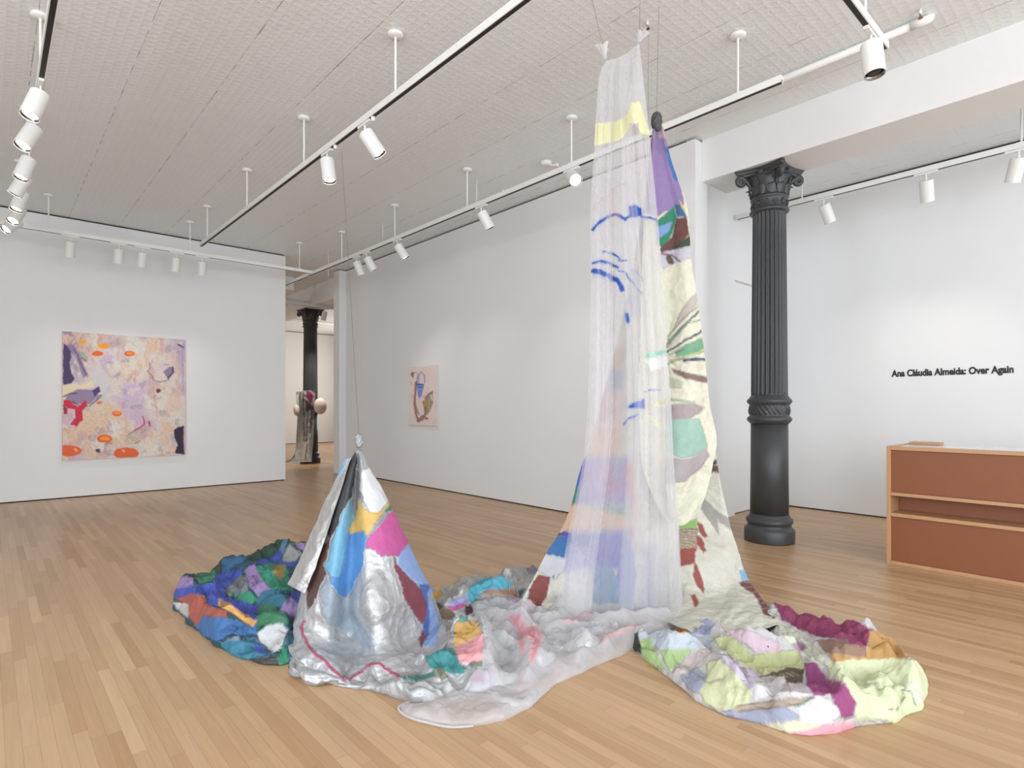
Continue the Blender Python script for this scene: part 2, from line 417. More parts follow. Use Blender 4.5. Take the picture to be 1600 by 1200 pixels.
# ------------------------------------------------------------------ spotlights
BAFFLE = plain('dark_lens_baffle', (70, 68, 66), .3, .6)
HR, HL = .068, .235
def bm_head():
    h = bmesh.new(); M = Matrix.Identity(4)
    lathe(h, [(.0, .105), (HR-.006, .105), (HR, .099), (HR, -HL+.105), (HR-.004, -HL+.105), (HR-.004, -HL+.125), (HR-.008, -HL+.175)], 32)
    return h
proto = {}
def spotlight(pos, aim, label, group, lit=2, trackaxis='Y'):
    """pos = pivot under the track"""
    t = thing('track_spotlight', label, 'spotlight', pos, 0, group)
    zt = ZT-pos[2]
    a = bmesh.new()
    if trackaxis == 'Y': box(a, -.017, .017, -.11, .11, zt-.035, zt-.013, bev=.003)
    else: box(a, -.11, .11, -.017, .017, zt-.035, zt-.013, bev=.003)
    obj('adapter', a, FIX, t)
    a = bmesh.new(); cyl(a, (0, 0, .0), (0, 0, zt-.03), .008, seg=10); cyl(a, (0, 0, -.012), (0, 0, .006), .014, seg=12); obj('arm', a, FIX, t)
    d = (Vector(aim)-Vector(pos)).normalized(); q = d.to_track_quat('-Z', 'Y')
    mm = Matrix.Translation(d*.11) @ q.to_matrix().to_4x4()
    h = bm_head(); bmesh.ops.transform(h, matrix=mm, verts=h.verts); ho = obj('housing', h, FIX, t, True)
    sm = ho.modifiers.new('es', 'EDGE_SPLIT'); sm.split_angle = math.radians(35)
    r = bmesh.new(); lathe(r, [(HR-.0045, -HL+.108), (HR-.010, -HL+.112), (.05, -HL+.125), (.04, -HL+.145), (.03, -HL+.16)], 28, None, None, (0, 1))
    bmesh.ops.transform(r, matrix=mm, verts=r.verts); obj('reflector', r, CHROME, ho, True)
    e = bmesh.new(); lathe(e, [(.046, -HL+.134), (.044, -HL+.122), (.02, -HL+.118)], 20); bmesh.ops.transform(e, matrix=mm, verts=e.verts)
    obj('lamp', e, {2: LAMP, 1: LAMPDIM, 0: BAFFLE}[lit], ho, True)
    return mm, d
LIGHTS = []
def head(u, v, track, aim, label, group, lit=2, watts=40, spread=50):
    ax, cst = track
    if ax == 'Y':
        if cst == T1X: Y = yfromv(u, v, 3.9)
        else: Y = YAX(u, cst)
        pos = (cst, Y, ZT-.09)
    else: pos = (onY(u, cst)[1], cst, ZT-.09)
    if callable(aim): aim = aim(pos)
    mm, d = spotlight(pos, aim, label, group, lit, ax)
    LIGHTS.append((Vector(pos)+d*.26, d, watts, spread))
TR1, TR2, TR3, TR4, TR5, TR6 = ('Y', T1X), ('Y', T2X), ('Y', T3X), ('X', T4Y), ('Y', T5X), ('X', T6Y)
side = lambda dx, dy, dz: (lambda p: (p[0]+dx, p[1]+dy, p[2]+dz))
G1 = 'spotlights clustered on the far left track'
o1 = ['nearest the camera, glowing brightly', 'second from the camera, showing its chrome rim', 'third from the camera, bright edge on lens', 'fourth from the camera, lens hidden', 'fifth from the camera, bright edge on lens', 'sixth from the camera, glaring at viewer', 'last of the cascade, lowest in the picture']
for (u, v), l, dx, dy in zip([(60, 168), (50, 220), (43, 266), (38, 292), (36, 317), (33, 341), (27, 359)], o1, (-.6, -.8, -.6, -.9, -.6, -.8, -1.6), (-.35, -.6, -.3, .3, -.3, -.9, -1.1)):
    head(u, v, TR1, side(dx, dy, -1.9), 'white spotlight in left cascade, '+l, G1, 2, 28, 60)
G4 = 'spotlights washing the left wall'
for (u, l) in ((110, 'leftmost, above top left corner of big painting'), (186, 'second from left, above big painting'), (223, 'third from left, close beside its neighbour'), (276, 'fourth from left, above right edge of painting'), (316, 'rightmost, over blank wall right of painting')):
    head(u, 400, TR4, side(-.05 if u != 316 else .1, .85, -2.6), 'white spotlight on left wall track, '+l, G4, 1, 42, 70)
head(511, 270, TR2, side(.05, -.25, -1.4), 'white spotlight on diagonal track pointing straight down, left of the pair', 'spotlights on the diagonal track', 2, 60, 60)
head(570, 228, TR2, side(.75, -.35, -1.2), 'white spotlight on diagonal track tilted right with glowing lens, right of the pair', 'spotlights on the diagonal track', 2, 60, 60)
G3 = 'spotlights on the centre wall track'
for u, l, a in ((557, 'leftmost of a close pair near the room opening', (.9, -.1, -2.2)), (573, 'right one of a close pair near the room opening', (1.2, -.4, -2.2)), (621, 'third from the left, alone above white wall', (1.2, -.9, -2.4)), (752, 'above and right of the small painting, angled right', (1.0, -.5, -2.0)), (893, 'with bright lens facing viewer, left of hanging sheer cloth', (-.9, -1.3, -1.0))):
    head(u, 400, TR3, side(*a), 'white spotlight on centre wall track, '+l, G3, 2 if u == 893 else 1, 42, 70)
head(1361, 100, TR6, side(-.10, -.15, -1.3), 'large white spotlight at upper right pointing down under short track', None, 0, 16, 70)
G5 = 'spotlights before the lettered wall'
for u, l, a in ((1287, 'beside the column capital', (.9, -.35, -1.8)), (1447, 'middle one of three', (.95, .1, -1.8)), (1592, 'cut by the right picture edge', (.7, .5, -1.8))):
    head(u, 300, TR5, side(*a), 'white spotlight by right wall, '+l, G5, 1, 42, 70)
head(508, 520, ('X', 14.6), (lambda p: (CX-.3, CY2-.2, 1.3)), 'small distant spotlight seen in the far room opening', None, 1, 600, 60)

# connectors, sprinklers, detector, pipe
def simple(name, bm, mat, label, cat, group=None, smooth=True): return tag(obj(name, bm, mat, None, smooth), label, cat, group)
for u, l in ((524, 'white cable plug on diagonal track just right of the downward spotlight'), (583, 'white cable plug on diagonal track right of the tilted spotlight')):
    y = YAX(u, T2X); bm = cyl(bmesh.new(), (T2X, y, ZT-.013), (T2X, y, ZT-.05), .02, .017, 14); simple('track_plug', bm, FIX, l, 'plug')
pd, py0 = onX(1427, 5.8)
bm = tube(bmesh.new(), [(6.2, 3.5, ZC-.05), (6.2, 2.6, ZC-.05), (6.2, yfromv(1437, 32, ZC-.06)+.02, ZC-.05)], .035, 14)
pipe = None
def sprinkler(x, y, z, label, mat=BRASS, drop=.07):
    t = thing('ceiling_sprinkler', label, 'sprinkler', (x, y, z))
    bm = cyl(bmesh.new(), (0, 0, 0), (0, 0, -drop*.5), .012, seg=12); obj('socket', bm, FIX, t, True)
    bm = bmesh.new(); cyl(bm, (-.012, 0, -drop*.5), (-.012, 0, -drop*.85), .003, seg=6); cyl(bm, (.012, 0, -drop*.5), (.012, 0, -drop*.85), .003, seg=6); cyl(bm, (0, 0, -drop*.85), (0, 0, -drop*.9), .018, seg=12)
    obj('deflector', bm, mat, t)
pv = lambda u, v, z: P(u, v, (z-CH)*FPX/(HZ-v))
a = pv(1428, 42, ZC-.06); b2 = pv(1100, 181, ZC-.06)
bm = tube(bmesh.new(), [(a.x, 3.55, ZC-.045), (a.x, a.y, ZC-.045)], .03, 14)
tp = thing('sprinkler_pipe', 'white sprinkler pipe along the ceiling ending beside the beam at upper right', 'pipe', (0, 0, 0))
obj('pipe', bm, FIX, tp, True)
bm = tube(bmesh.new(), [(a.x, a.y+.02, ZC-.045), (a.x, a.y-.05, ZC-.045), (a.x+.02, a.y-.09, ZC-.035), (a.x+.05, a.y-.11, ZC-.01)], [.036, .036, .036, .03], 14)
obj('elbow', bm, FIX, tp, True)
e = pv(1438, 24, ZC-.05); sprinkler(e.x, e.y, ZC-.001, 'copper coloured sprinkler head at the pipe end, upper right', drop=.08)
for u, v, l in ((786, 296, 'small sprinkler head on ceiling above the centre wall track'), (648, 401, 'small sprinkler head on ceiling near the far room opening'), (1012, 33, 'tiny dark sprinkler head above the sheer cloth knots')):  # the last one is a wire hook, built with the sprinkler shape
    e = pv(u, v, ZC); sprinkler(e.x, e.y, ZC-.001, l, IRON)
e = pv(853, 253, ZC)
t = thing('smoke_detector', 'white round ceiling detector with small side sensor above centre wall', 'detector', (e.x, e.y, ZC))
bm = bmesh.new(); lathe(bm, [(.05, -.05), (.075, -.035), (.08, -.001)], 28); obj('cover', bm, FIX, t, True)
bm = bmesh.new(); cyl(bm, (.0, -.03, -.05), (.05, -.14, -.07), .012, seg=10); bmesh.ops.create_icosphere(bm, subdivisions=2, radius=.025, matrix=Matrix.Translation((.05, -.15, -.07))); obj('sensor', bm, FIX, t, True)
for u, v0, v1, l in ((745, 279, 318, 'thin white rod hanging near the sprinkler above centre wall'), (598, 348, 372, 'thin white rod hanging behind the centre wall track'), (513, 388, 432, 'thin white rod hanging near the room opening')):
    a = pv(u, v0, ZC); zb = CH+(HZ-v1)/FPX*((a.x*s_+a.y*c_))
    simple('hanging_rod', cyl(bmesh.new(), (a.x, a.y, ZC-.001), (a.x, a.y, zb), .006, seg=8), FIX, l, 'rod')
# far room service box and pipe
e = P(452, 443, 13.2)
bx = B(e.x-.5, e.x+.11, e.y, e.y+.5, e.z-.14, e.z+.16, bev=.01); simple('ceiling_unit', bx, WALL, 'white box shaped ceiling unit beside the left wall end in far room', 'unit', smooth=False)
bm = tube(bmesh.new(), [(4.2, 19.2, 4.42), (9.5, 19.2, 4.42)], .05, 12); simple('ceiling_pipe', bm, FIX, 'white pipe crossing the far room ceiling behind distant column', 'pipe')
bm = tube(bmesh.new(), [(3.2, 15.0, 4.24), (8.4, 15.0, 4.24)], .07, 12); simple('ceiling_pipe', bm, FIX, 'thick white pipe just above the distant column capital', 'pipe')

SPK = .38
for p, d, w, sp in LIGHTS:
    l = bpy.data.lights.new('spot_beam', 'SPOT'); l.energy = w*SPK; l.spot_size = math.radians(sp); l.spot_blend = 1; l.shadow_soft_size = .05; l.color = (1, .96, .90)
    o = bpy.data.objects.new('spot_beam', l); COL.objects.link(o); o.location = p; o.rotation_euler = d.to_track_quat('-Z', 'Y').to_euler()
# ================================================================== cloth toolkit
def hash2(ix, iy, seed):
    n = (ix.astype(np.int64)*374761393 + iy.astype(np.int64)*668265263 + seed*1442695041) & 0x7fffffff
    n = ((n ^ (n >> 13))*1274126177) & 0x7fffffff
    n = ((n ^ (n >> 16))*668265263) & 0x7fffffff
    return (n & 0xffffff)/float(0xffffff)
def vnoise(x, y, seed=0):
    ix, iy = np.floor(x), np.floor(y); fx, fy = x-ix, y-iy
    fx = fx*fx*(3-2*fx); fy = fy*fy*(3-2*fy)
    a, b = hash2(ix, iy, seed), hash2(ix+1, iy, seed); c, d = hash2(ix, iy+1, seed), hash2(ix+1, iy+1, seed)
    return (a*(1-fx)+b*fx)*(1-fy)+(c*(1-fx)+d*fx)*fy
def fbm(x, y, seed=0, o=4):
    s, a, t = 0, .5, 0
    for k in range(o): s = s+a*vnoise(x*2**k+k*17.3, y*2**k-k*9.1, seed+k); t += a; a *= .5
    return s/t
def cells(x, y, seed, sgn=1):
    """lower envelope of random cones and planes: sharp creases between cells"""
    ix, iy = np.floor(x), np.floor(y); best = np.full(x.shape, 9.0)
    for dx in (-1, 0, 1):
        for dy in (-1, 0, 1):
            jx, jy = ix+dx, iy+dy
            px = jx+hash2(jx, jy, seed); py = jy+hash2(jx, jy, seed+11)
            g = hash2(jx, jy, seed+23)*6.283; k = .55*hash2(jx, jy, seed+31)
            rx, ry = x-px, y-py
            f = .85*(rx*rx+ry*ry)+1.1*k*(rx*np.cos(g)+ry*np.sin(g))
            best = np.minimum(best, f)
    return best
def crumple(x, y, seed=0, o=4, rough=.55):
    wx = x+.45*(fbm(x*.8, y*.8, seed+91, 2)-.5)*2; wy = y+.45*(fbm(x*.8+5, y*.8+9, seed+92, 2)-.5)*2
    s = 0; a = 1; t = 0
    for k in range(o):
        f = 1.9**k; an = .7*k+seed
        X = (wx*math.cos(an)-wy*math.sin(an))*f; Y = (wx*math.sin(an)+wy*math.cos(an))*f*.8
        s = s+a*(cells(X, Y, seed+7*k)-cells(X*1.07+3.3, Y*1.07-2.1, seed+7*k+3))*1.25; t += a; a *= rough
    # long creases: sharp ridges following warped straight lines
    q = 0
    for k in range(3):
        an = 1.1*k+seed*.37; f = .9*1.5**k
        L_ = (wx*math.cos(an)+wy*math.sin(an))*f+1.1*fbm(wx*.6+k*5, wy*.6, seed+40+k, 2)
        q = q+(np.abs((L_ % 1)-.5)*2-.5)*vnoise(wx*.7+k*3, wy*.7, seed+60+k)*.8**k
    return s/t*.8+q*.42
def creases(x, y, seed, n=5):
    wx = x+.5*(fbm(x*.7, y*.7, seed+1, 2)-.5); wy = y+.5*(fbm(x*.7+9, y*.7, seed+2, 2)-.5); q = 0
    for k in range(n):
        an = 2.4*k+seed; f = 1.35**k; L = (wx*math.cos(an)+wy*math.sin(an))*f+.31*k
        m = vnoise(wx*.8+k*7.1, wy*.8-k*3.3, seed+20+k); m = np.clip((m-.3)*2.2, 0, 1)
        q = q+(.5-np.abs((L % 1)-.5)*2)*m/f
    return q
def in_poly(x, y, poly):
    ins = np.zeros(x.shape, bool); n = len(poly); j = n-1
    for i in range(n):
        xi, yi = poly[i]; xj, yj = poly[j]
        if yi != yj:
            c = ((yi > y) != (yj > y)) & (x < (xj-xi)*(y-yi)/(yj-yi)+xi)
            ins ^= c
        j = i
    return ins
def seg_dist(x, y, pts, closed=False):
    best = np.full(x.shape, 1e9); n = len(pts)
    for i in range(n if closed else n-1):
        ax, ay = pts[i]; bx, by = pts[(i+1) % n]; dx, dy = bx-ax, by-ay
        t = np.clip(((x-ax)*dx+(y-ay)*dy)/(dx*dx+dy*dy+1e-12), 0, 1)
        best = np.minimum(best, np.hypot(x-ax-t*dx, y-ay-t*dy))
    return best
def catmull(ctrl, n):
    """ctrl (k,...) -> n samples"""
    ctrl = np.asarray(ctrl, float); k = len(ctrl); t = np.linspace(0, k-1, n); i = np.minimum(t.astype(int), k-2); f = (t-i).reshape((-1,)+(1,)*(ctrl.ndim-1))
    g = lambda j: ctrl[np.clip(j, 0, k-1)]
    p0, p1, p2, p3 = g(i-1), g(i), g(i+1), g(i+2)
    return .5*((2*p1)+(-p0+p2)*f+(2*p0-5*p1+4*p2-p3)*f**2+(-p0+3*p1-3*p2+p3)*f**3)
def grid_normals(G):
    du = np.gradient(G, axis=1); dv = np.gradient(G, axis=0); n = np.cross(du, dv)
    return n/(np.linalg.norm(n, axis=2, keepdims=True)+1e-9)
def paint(A, base, shapes, wob=2.6, seed=3, extra=None):
    """pigment per vertex. base colour, shapes = (colour, points[, width or 'blob'][, opacity])"""
    u, v = to_px(A)
    uu = u+wob*2*(fbm(u/9, v/9, seed)-.5)+wob*(fbm(u/3, v/3, seed+5)-.5); vv = v+wob*2*(fbm(u/9+40, v/9, seed+8)-.5)+wob*(fbm(u/3, v/3+30, seed+9)-.5)
    C = np.zeros((len(A), 4)); C[:, :3] = lin(base); C[:, 3] = 0 if extra is None else extra
    for sh in shapes:
        col, pts = sh[0], sh[1]; w = sh[2] if len(sh) > 2 else None; al = sh[3] if len(sh) > 3 else 1.0; sf = sh[4] if len(sh) > 4 else 1.2
        xs = [p[0] for p in pts]; ys = [p[1] for p in pts]; m = 14 if w is None else w+14
        sel = np.where((uu > min(xs)-m) & (uu < max(xs)+m) & (vv > min(ys)-m) & (vv < max(ys)+m))[0]
        if not len(sel): continue
        x, y = uu[sel], vv[sel]
        if w is None:
            d = seg_dist(x, y, pts, True); ins = in_poly(x, y, pts); sd = np.where(ins, -d, d)
        else: sd = seg_dist(x, y, pts)-w/2*(.7+.6*fbm(x/6, y/6, seed+3, 2))
        k = np.clip(.5-sd/(2*sf), 0, 1); k = k*al
        lc = np.array(lin(col))
        C[sel, :3] = C[sel, :3]*(1-k[:, None])+lc*k[:, None]
        C[sel, 3] = C[sel, 3]*(1-k)+(1 if extra is None else max(.9*al, .6))*k if extra is None or al >= .5 else C[sel, 3]+.2*k
    return C
def mesh_grid(name, G, mat, parent, C=None, wrap=False, colf=None, flip=False):
    nr, nc = G.shape[:2]; V = G.reshape(-1, 3)
    idx = np.arange(nr*nc).reshape(nr, nc)
    if wrap: idx = np.concatenate([idx, idx[:, :1]], axis=1)
    q = np.stack([idx[:-1, :-1], idx[:-1, 1:], idx[1:, 1:], idx[1:, :-1]], -1).reshape(-1, 4)
    if flip: q = q[:, ::-1]
    me = bpy.data.meshes.new(name)
    me.vertices.add(len(V)); me.vertices.foreach_set('co', V.astype(np.float32).ravel())
    me.loops.add(q.size); me.loops.foreach_set('vertex_index', q.astype(np.int32).ravel())
    me.polygons.add(len(q)); me.polygons.foreach_set('loop_start', np.arange(0, q.size, 4, dtype=np.int32)); me.polygons.foreach_set('loop_total', np.full(len(q), 4, np.int32))
    me.update(calc_edges=True); me.polygons.foreach_set('use_smooth', np.ones(len(q), bool))
    if colf is not None: C = colf(V)
    if C is not None:
        at = me.color_attributes.new('pigment', 'FLOAT_COLOR', 'POINT'); at.data.foreach_set('color', C.astype(np.float32).ravel())
    me.materials.append(mat); me.validate()
    o = bpy.data.objects.new(name, me); COL.objects.link(o); o.parent = parent
    if parent: o.matrix_parent_inverse = Matrix.Translation(parent.location).inverted()
    return o
def ctrl(rows):
    """rows of (u,v,d) ; d may be ('z',height)"""
    return np.array([[tuple(PF(u, v, d[1]) if isinstance(d, tuple) else P(u, v, d)) for (u, v, d) in r] for r in rows])
def patch(rows, nr, nc):
    G = catmull(ctrl(rows), nr); return np.swapaxes(catmull(np.swapaxes(G, 0, 1), nc), 0, 1)

def mat_cloth(name, silver, rough=.5, crayon=.12, facet=.5, crinkle=.35, dim=1.0):
    """painted cloth: pigment attribute; alpha channel = paint coverage over the bare (silver or paper) ground"""
    t = NT(name); a = t.N('Attribute', attribute_name='pigment'); tc = t.N('TexCoord')
    n1 = t.N('TexNoise', {'Vector': tc.outputs['Object'], 'Scale': 160, 'Detail': 3})
    n2 = t.N('TexNoise', {'Vector': tc.outputs['Object'], 'Scale': 18, 'Detail': 4})
    val = t.math('MULTIPLY_ADD', n1.outputs[0], crayon*2, 1-crayon); val = t.math('MULTIPLY', val, t.math('MULTIPLY_ADD', n2.outputs[0], .24*dim, .88*dim))
    hs = t.N('HueSaturation', {'Color': a.outputs['Color'], 'Value': val, 'Saturation': .86})
    vor = t.N('TexVoronoi', {'Vector': tc.outputs['Object'], 'Scale': 22}, feature='DISTANCE_TO_EDGE')
    n3 = t.N('TexNoise', {'Vector': tc.outputs['Object'], 'Scale': 34, 'Detail': 5, 'Distortion': 1.2})
    nw = t.N('TexNoise', {'Vector': tc.outputs['Object'], 'Scale': 5, 'Detail': 3})
    wv = t.N('VectorMath', {0: nw.outputs['Color'], 1: (.16, .16, .16), 2: tc.outputs['Object']}, operation='MULTIPLY_ADD')
    f1 = t.N('TexVoronoi', {'Vector': wv.outputs[0], 'Scale': 5.5}); f2 = t.N('TexVoronoi', {'Vector': wv.outputs[0], 'Scale': 12.5})
    h2 = t.math('ADD', f1.outputs['Distance'], t.math('MULTIPLY', f2.outputs['Distance'], .5))
    h2 = t.math('MULTIPLY', h2, t.math('MULTIPLY_ADD', a.outputs['Alpha'], -.6, 1.0))
    bp0 = t.N('Bump', {'Strength': facet, 'Distance': .05, 'Height': h2})
    h = t.math('ADD', t.math('MULTIPLY', t.math('MINIMUM', vor.outputs[0], .2), 1.6), n3.outputs[0])
    bp = t.N('Bump', {'Strength': crinkle, 'Distance': .012, 'Height': h, 'Normal': bp0.outputs[0]})
    met = t.math('MULTIPLY', t.math('SUBTRACT', 1.0, a.outputs['Alpha']), silver)
    rg = t.math('MULTIPLY_ADD', a.outputs['Alpha'], .12, rough)
    b = t.N('BsdfPrincipled', {'Base Color': hs.outputs[0], 'Metallic': met, 'Roughness': rg, 'Specular IOR Level': .4, 'Normal': bp.outputs[0]})
    return t.surf(b.outputs[0])
SILV = mat_cloth('silver_painted_cloth', .5, .47, facet=.5, crinkle=.16, dim=.86)
PAINT = mat_cloth('glossy_painted_cloth', .35, .36, facet=.6, crinkle=.25, dim=.76)
PAPER = mat_cloth('matte_painted_cotton', 0.0, .62, .07, facet=.5, crinkle=.22, dim=.69)
def mat_sheer(name, op, edge=.35):
    t = NT(name); a = t.N('Attribute', attribute_name='pigment'); tc = t.N('TexCoord')
    n3 = t.N('TexNoise', {'Vector': tc.outputs['Object'], 'Scale': 14, 'Detail': 5, 'Distortion': .8})
    bp = t.N('Bump', {'Strength': .25, 'Distance': .01, 'Height': n3.outputs[0]})
    lw = t.N('LayerWeight', {'Blend': .35})
    f = t.math('ADD', t.math('ADD', op, t.math('MULTIPLY', lw.outputs['Facing'], edge)), t.math('MULTIPLY', a.outputs['Alpha'], .75), clamp=True)
    f = t.math('MULTIPLY', f, t.math('MULTIPLY_ADD', n3.outputs[0], .3, .85), clamp=True)
    d = t.N('BsdfDiffuse', {'Color': a.outputs['Color'], 'Normal': bp.outputs[0]}); tl = t.N('BsdfTranslucent', {'Color': a.outputs['Color'], 'Normal': bp.outputs[0]})
    m = t.N('MixShader', {0: .5, 1: d.outputs[0], 2: tl.outputs[0]})
    gl = t.N('BsdfGlossy', {'Color': (1, 1, 1, 1), 'Roughness': .3, 'Normal': bp.outputs[0]}); m = t.N('MixShader', {0: .05, 1: m.outputs[0], 2: gl.outputs[0]})
    tr = t.N('BsdfTransparent'); m2 = t.N('MixShader', {0: f, 1: tr.outputs[0], 2: m.outputs[0]})
    return t.surf(m2.outputs[0])
SHEER = mat_sheer('sheer_organza', .22, .55)
SHEERP = mat_sheer('sheer_organza_layered', .60, .35)

class Pile:
    """a heap of cloth lying on the floor: outline in world xy, height from edge distance, folds and crumples"""
    def __init__(s, outline_px, H, rim=.10, cr=.05, crs=4.5, seed=1, ridges=(), bumps=(), under=None, lift=.0, extra_folds=.0):
        s.o = [tuple(PF(u, v)[:2]) for u, v in outline_px]; s.H, s.rim, s.cr, s.crs, s.seed = H, rim, cr, crs, seed
        s.ridges = [([tuple(PF(u, v, .05)[:2]) for u, v in pts], h, w) for pts, h, w in ridges]
        s.bumps = [(tuple(PF(u, v, .05)[:2]), h, w) for u, v, h, w in bumps]
        s.under = under; s.lift = lift
    def h(s, x, y):
        ins = in_poly(x, y, s.o); d = seg_dist(x, y, s.o, True); d = np.where(ins, d, 0)
        rim = s.rim*(.6+.8*vnoise(x*6, y*6, s.seed+50))
        e = np.sqrt(np.clip(1-(1-np.clip(d/rim, 0, 1))**2, 0, 1))
        z = s.H*(.55+.9*fbm(x*2.3, y*2.3, s.seed+60, 3))
        for pts, h, w in s.ridges:
            dd = seg_dist(x+.03*(vnoise(x*9, y*9, 5)-.5), y+.03*(vnoise(x*9, y*9, 6)-.5), pts); z = z+h*np.exp(-np.abs(dd/w)**1.6)
        for (bx, by), h, w in s.bumps: z = z+h*np.exp(-((x-bx)**2+(y-by)**2)/w**2)
        z = z+s.cr*crumple(x*s.crs, y*s.crs, s.seed)*1.3+s.cr*.45*crumple(x*s.crs*2.6, y*s.crs*2.6, s.seed+5)
        z = z+s.cr*.8*creases(x*s.crs*.8, y*s.crs*.8, s.seed+9)
        z = np.maximum(z, .012)*e
        z = np.where(ins, z, 0)
        if s.under is not None:
            for un in s.under: z = np.where(z > 0, np.maximum(z, un.h(x, y)+s.lift*e), z)
        return z
    def mesh(s, name, center_px, mat, parent, colf, nr=150, nc=420, wob=.012):
        c = np.array(PF(*center_px)[:2]); o = np.array(s.o+[s.o[0]])
        L = np.concatenate([[0], np.cumsum(np.hypot(*np.diff(o, axis=0).T))]); t = np.linspace(0, L[-1], nc, endpoint=False)
        ring = np.stack([np.interp(t, L, o[:, 0]), np.interp(t, L, o[:, 1])], 1)
        # soften the corners
        for _ in range(4): ring = (np.roll(ring, 1, 0)+2*ring+np.roll(ring, -1, 0))/4
        r = np.concatenate([np.linspace(.004, .93, nr-14), np.linspace(.94, .999, 14)])
        R = c+(ring-c)[None]*r[:, None, None]
        z = s.h(R[..., 0], R[..., 1])
        k = wob*(r[:, None]**.5)
        X = R[..., 0]+k*2*(crumple(R[..., 0]*5, R[..., 1]*5, s.seed+70, 3)); Y = R[..., 1]+k*2*(crumple(R[..., 0]*5+7, R[..., 1]*5, s.seed+71, 3))
        G = np.stack([X, Y, np.maximum(z, .002)], -1)
        last = G[-1:].copy(); last[..., 2] = .001
        last[..., :2] = c+(last[..., :2]-c)*.99
        G = np.concatenate([G, last], 0)
        return mesh_grid(name, G, mat, parent, wrap=True, colf=colf)
def knot(name, pos, rx, rz, mat, parent, col, seed=1, tail=None):
    n, m = 40, 36; th = np.linspace(0, PI, n)[:, None]; ph = np.linspace(0, 2*PI, m, endpoint=False)[None]
    tw = ph+th*1.5; r = 1+.22*np.abs(np.sin(3*tw))-.1+.12*(fbm(np.cos(ph)*2+th, np.sin(ph)*2+th*2, seed)-.5)
    G = np.stack([pos[0]+rx*r*np.sin(th)**.8*np.cos(ph), pos[1]+rx*r*np.sin(th)**.8*np.sin(ph), pos[2]+rz*np.cos(th)+0*ph], -1)
    C = np.zeros((n*m, 4)); C[:, :3] = lin(col); C[:, 3] = .1
    return mesh_grid(name, G, mat, parent, C=C, wrap=True)

# ================================================================== silver tent cloth
tent = thing('silver_painted_cloth', 'silver cloth pulled up into a pointed tent by a wire, painted blue, yellow and magenta', 'fabric sculpture', tuple(PF(570, 1000)))
Z = lambda z: ('z', z)
rows = [
 [(563, 703, 3.90), (556, 704, 3.86), (558, 704, 3.84), (559, 704, 3.83), (560, 704, 3.83), (562, 704, 3.83), (563, 704, 3.84), (565, 704, 3.86), (561, 703, 3.90)],
 [(552, 742, 3.98), (536, 740, 3.86), (543, 741, 3.79), (550, 742, 3.77), (557, 743, 3.84), (565, 743, 3.77), (573, 742, 3.78), (583, 740, 3.86), (568, 742, 3.98)],
 [(530, 800, 4.1), (507, 800, 3.87), (522, 801, 3.73), (537, 803, 3.68), (553, 804, 3.78), (570, 805, 3.67), (594, 803, 3.70), (615, 797, 3.88), (595, 800, 4.1)],
 [(510, 868, 4.2), (483, 868, 3.88), (500, 871, 3.68), (522, 874, 3.58), (549, 876, 3.66), (575, 877, 3.55), (610, 874, 3.62), (645, 862, 3.93), (620, 868, 4.2)],
 [(500, 925, 4.25), (470, 925, 3.86), (487, 932, 3.60), (515, 938, 3.46), (545, 942, 3.60), (580, 943, 3.42), (625, 938, 3.56), (672, 918, 4.0), (645, 925, 4.3)],
 [(495, 955, 4.3), (459, 975, 3.72), (475, 990, 3.50), (512, 1000, Z(.12)), (550, 1004, Z(.06)), (590, 1004, Z(.14)), (640, 992, Z(.10)), (688, 962, Z(.07)), (660, 945, 4.3)],
 [(490, 965, 4.3), (453, 1018, Z(.05)), (472, 1040, Z(.06)), (512, 1050, Z(.07)), (555, 1056, Z(.04)), (600, 1052, Z(.07)), (655, 1030, Z(.07)), (698, 990, Z(.05)), (668, 955, 4.3)],
 [(490, 967, 4.3), (454, 1044, Z(.002)), (480, 1062, Z(.002)), (520, 1071, Z(.002)), (565, 1077, Z(.002)), (610, 1082, Z(.004)), (665, 1060, Z(.03)), (705, 1005, Z(.02)), (670, 958, 4.3)],
]
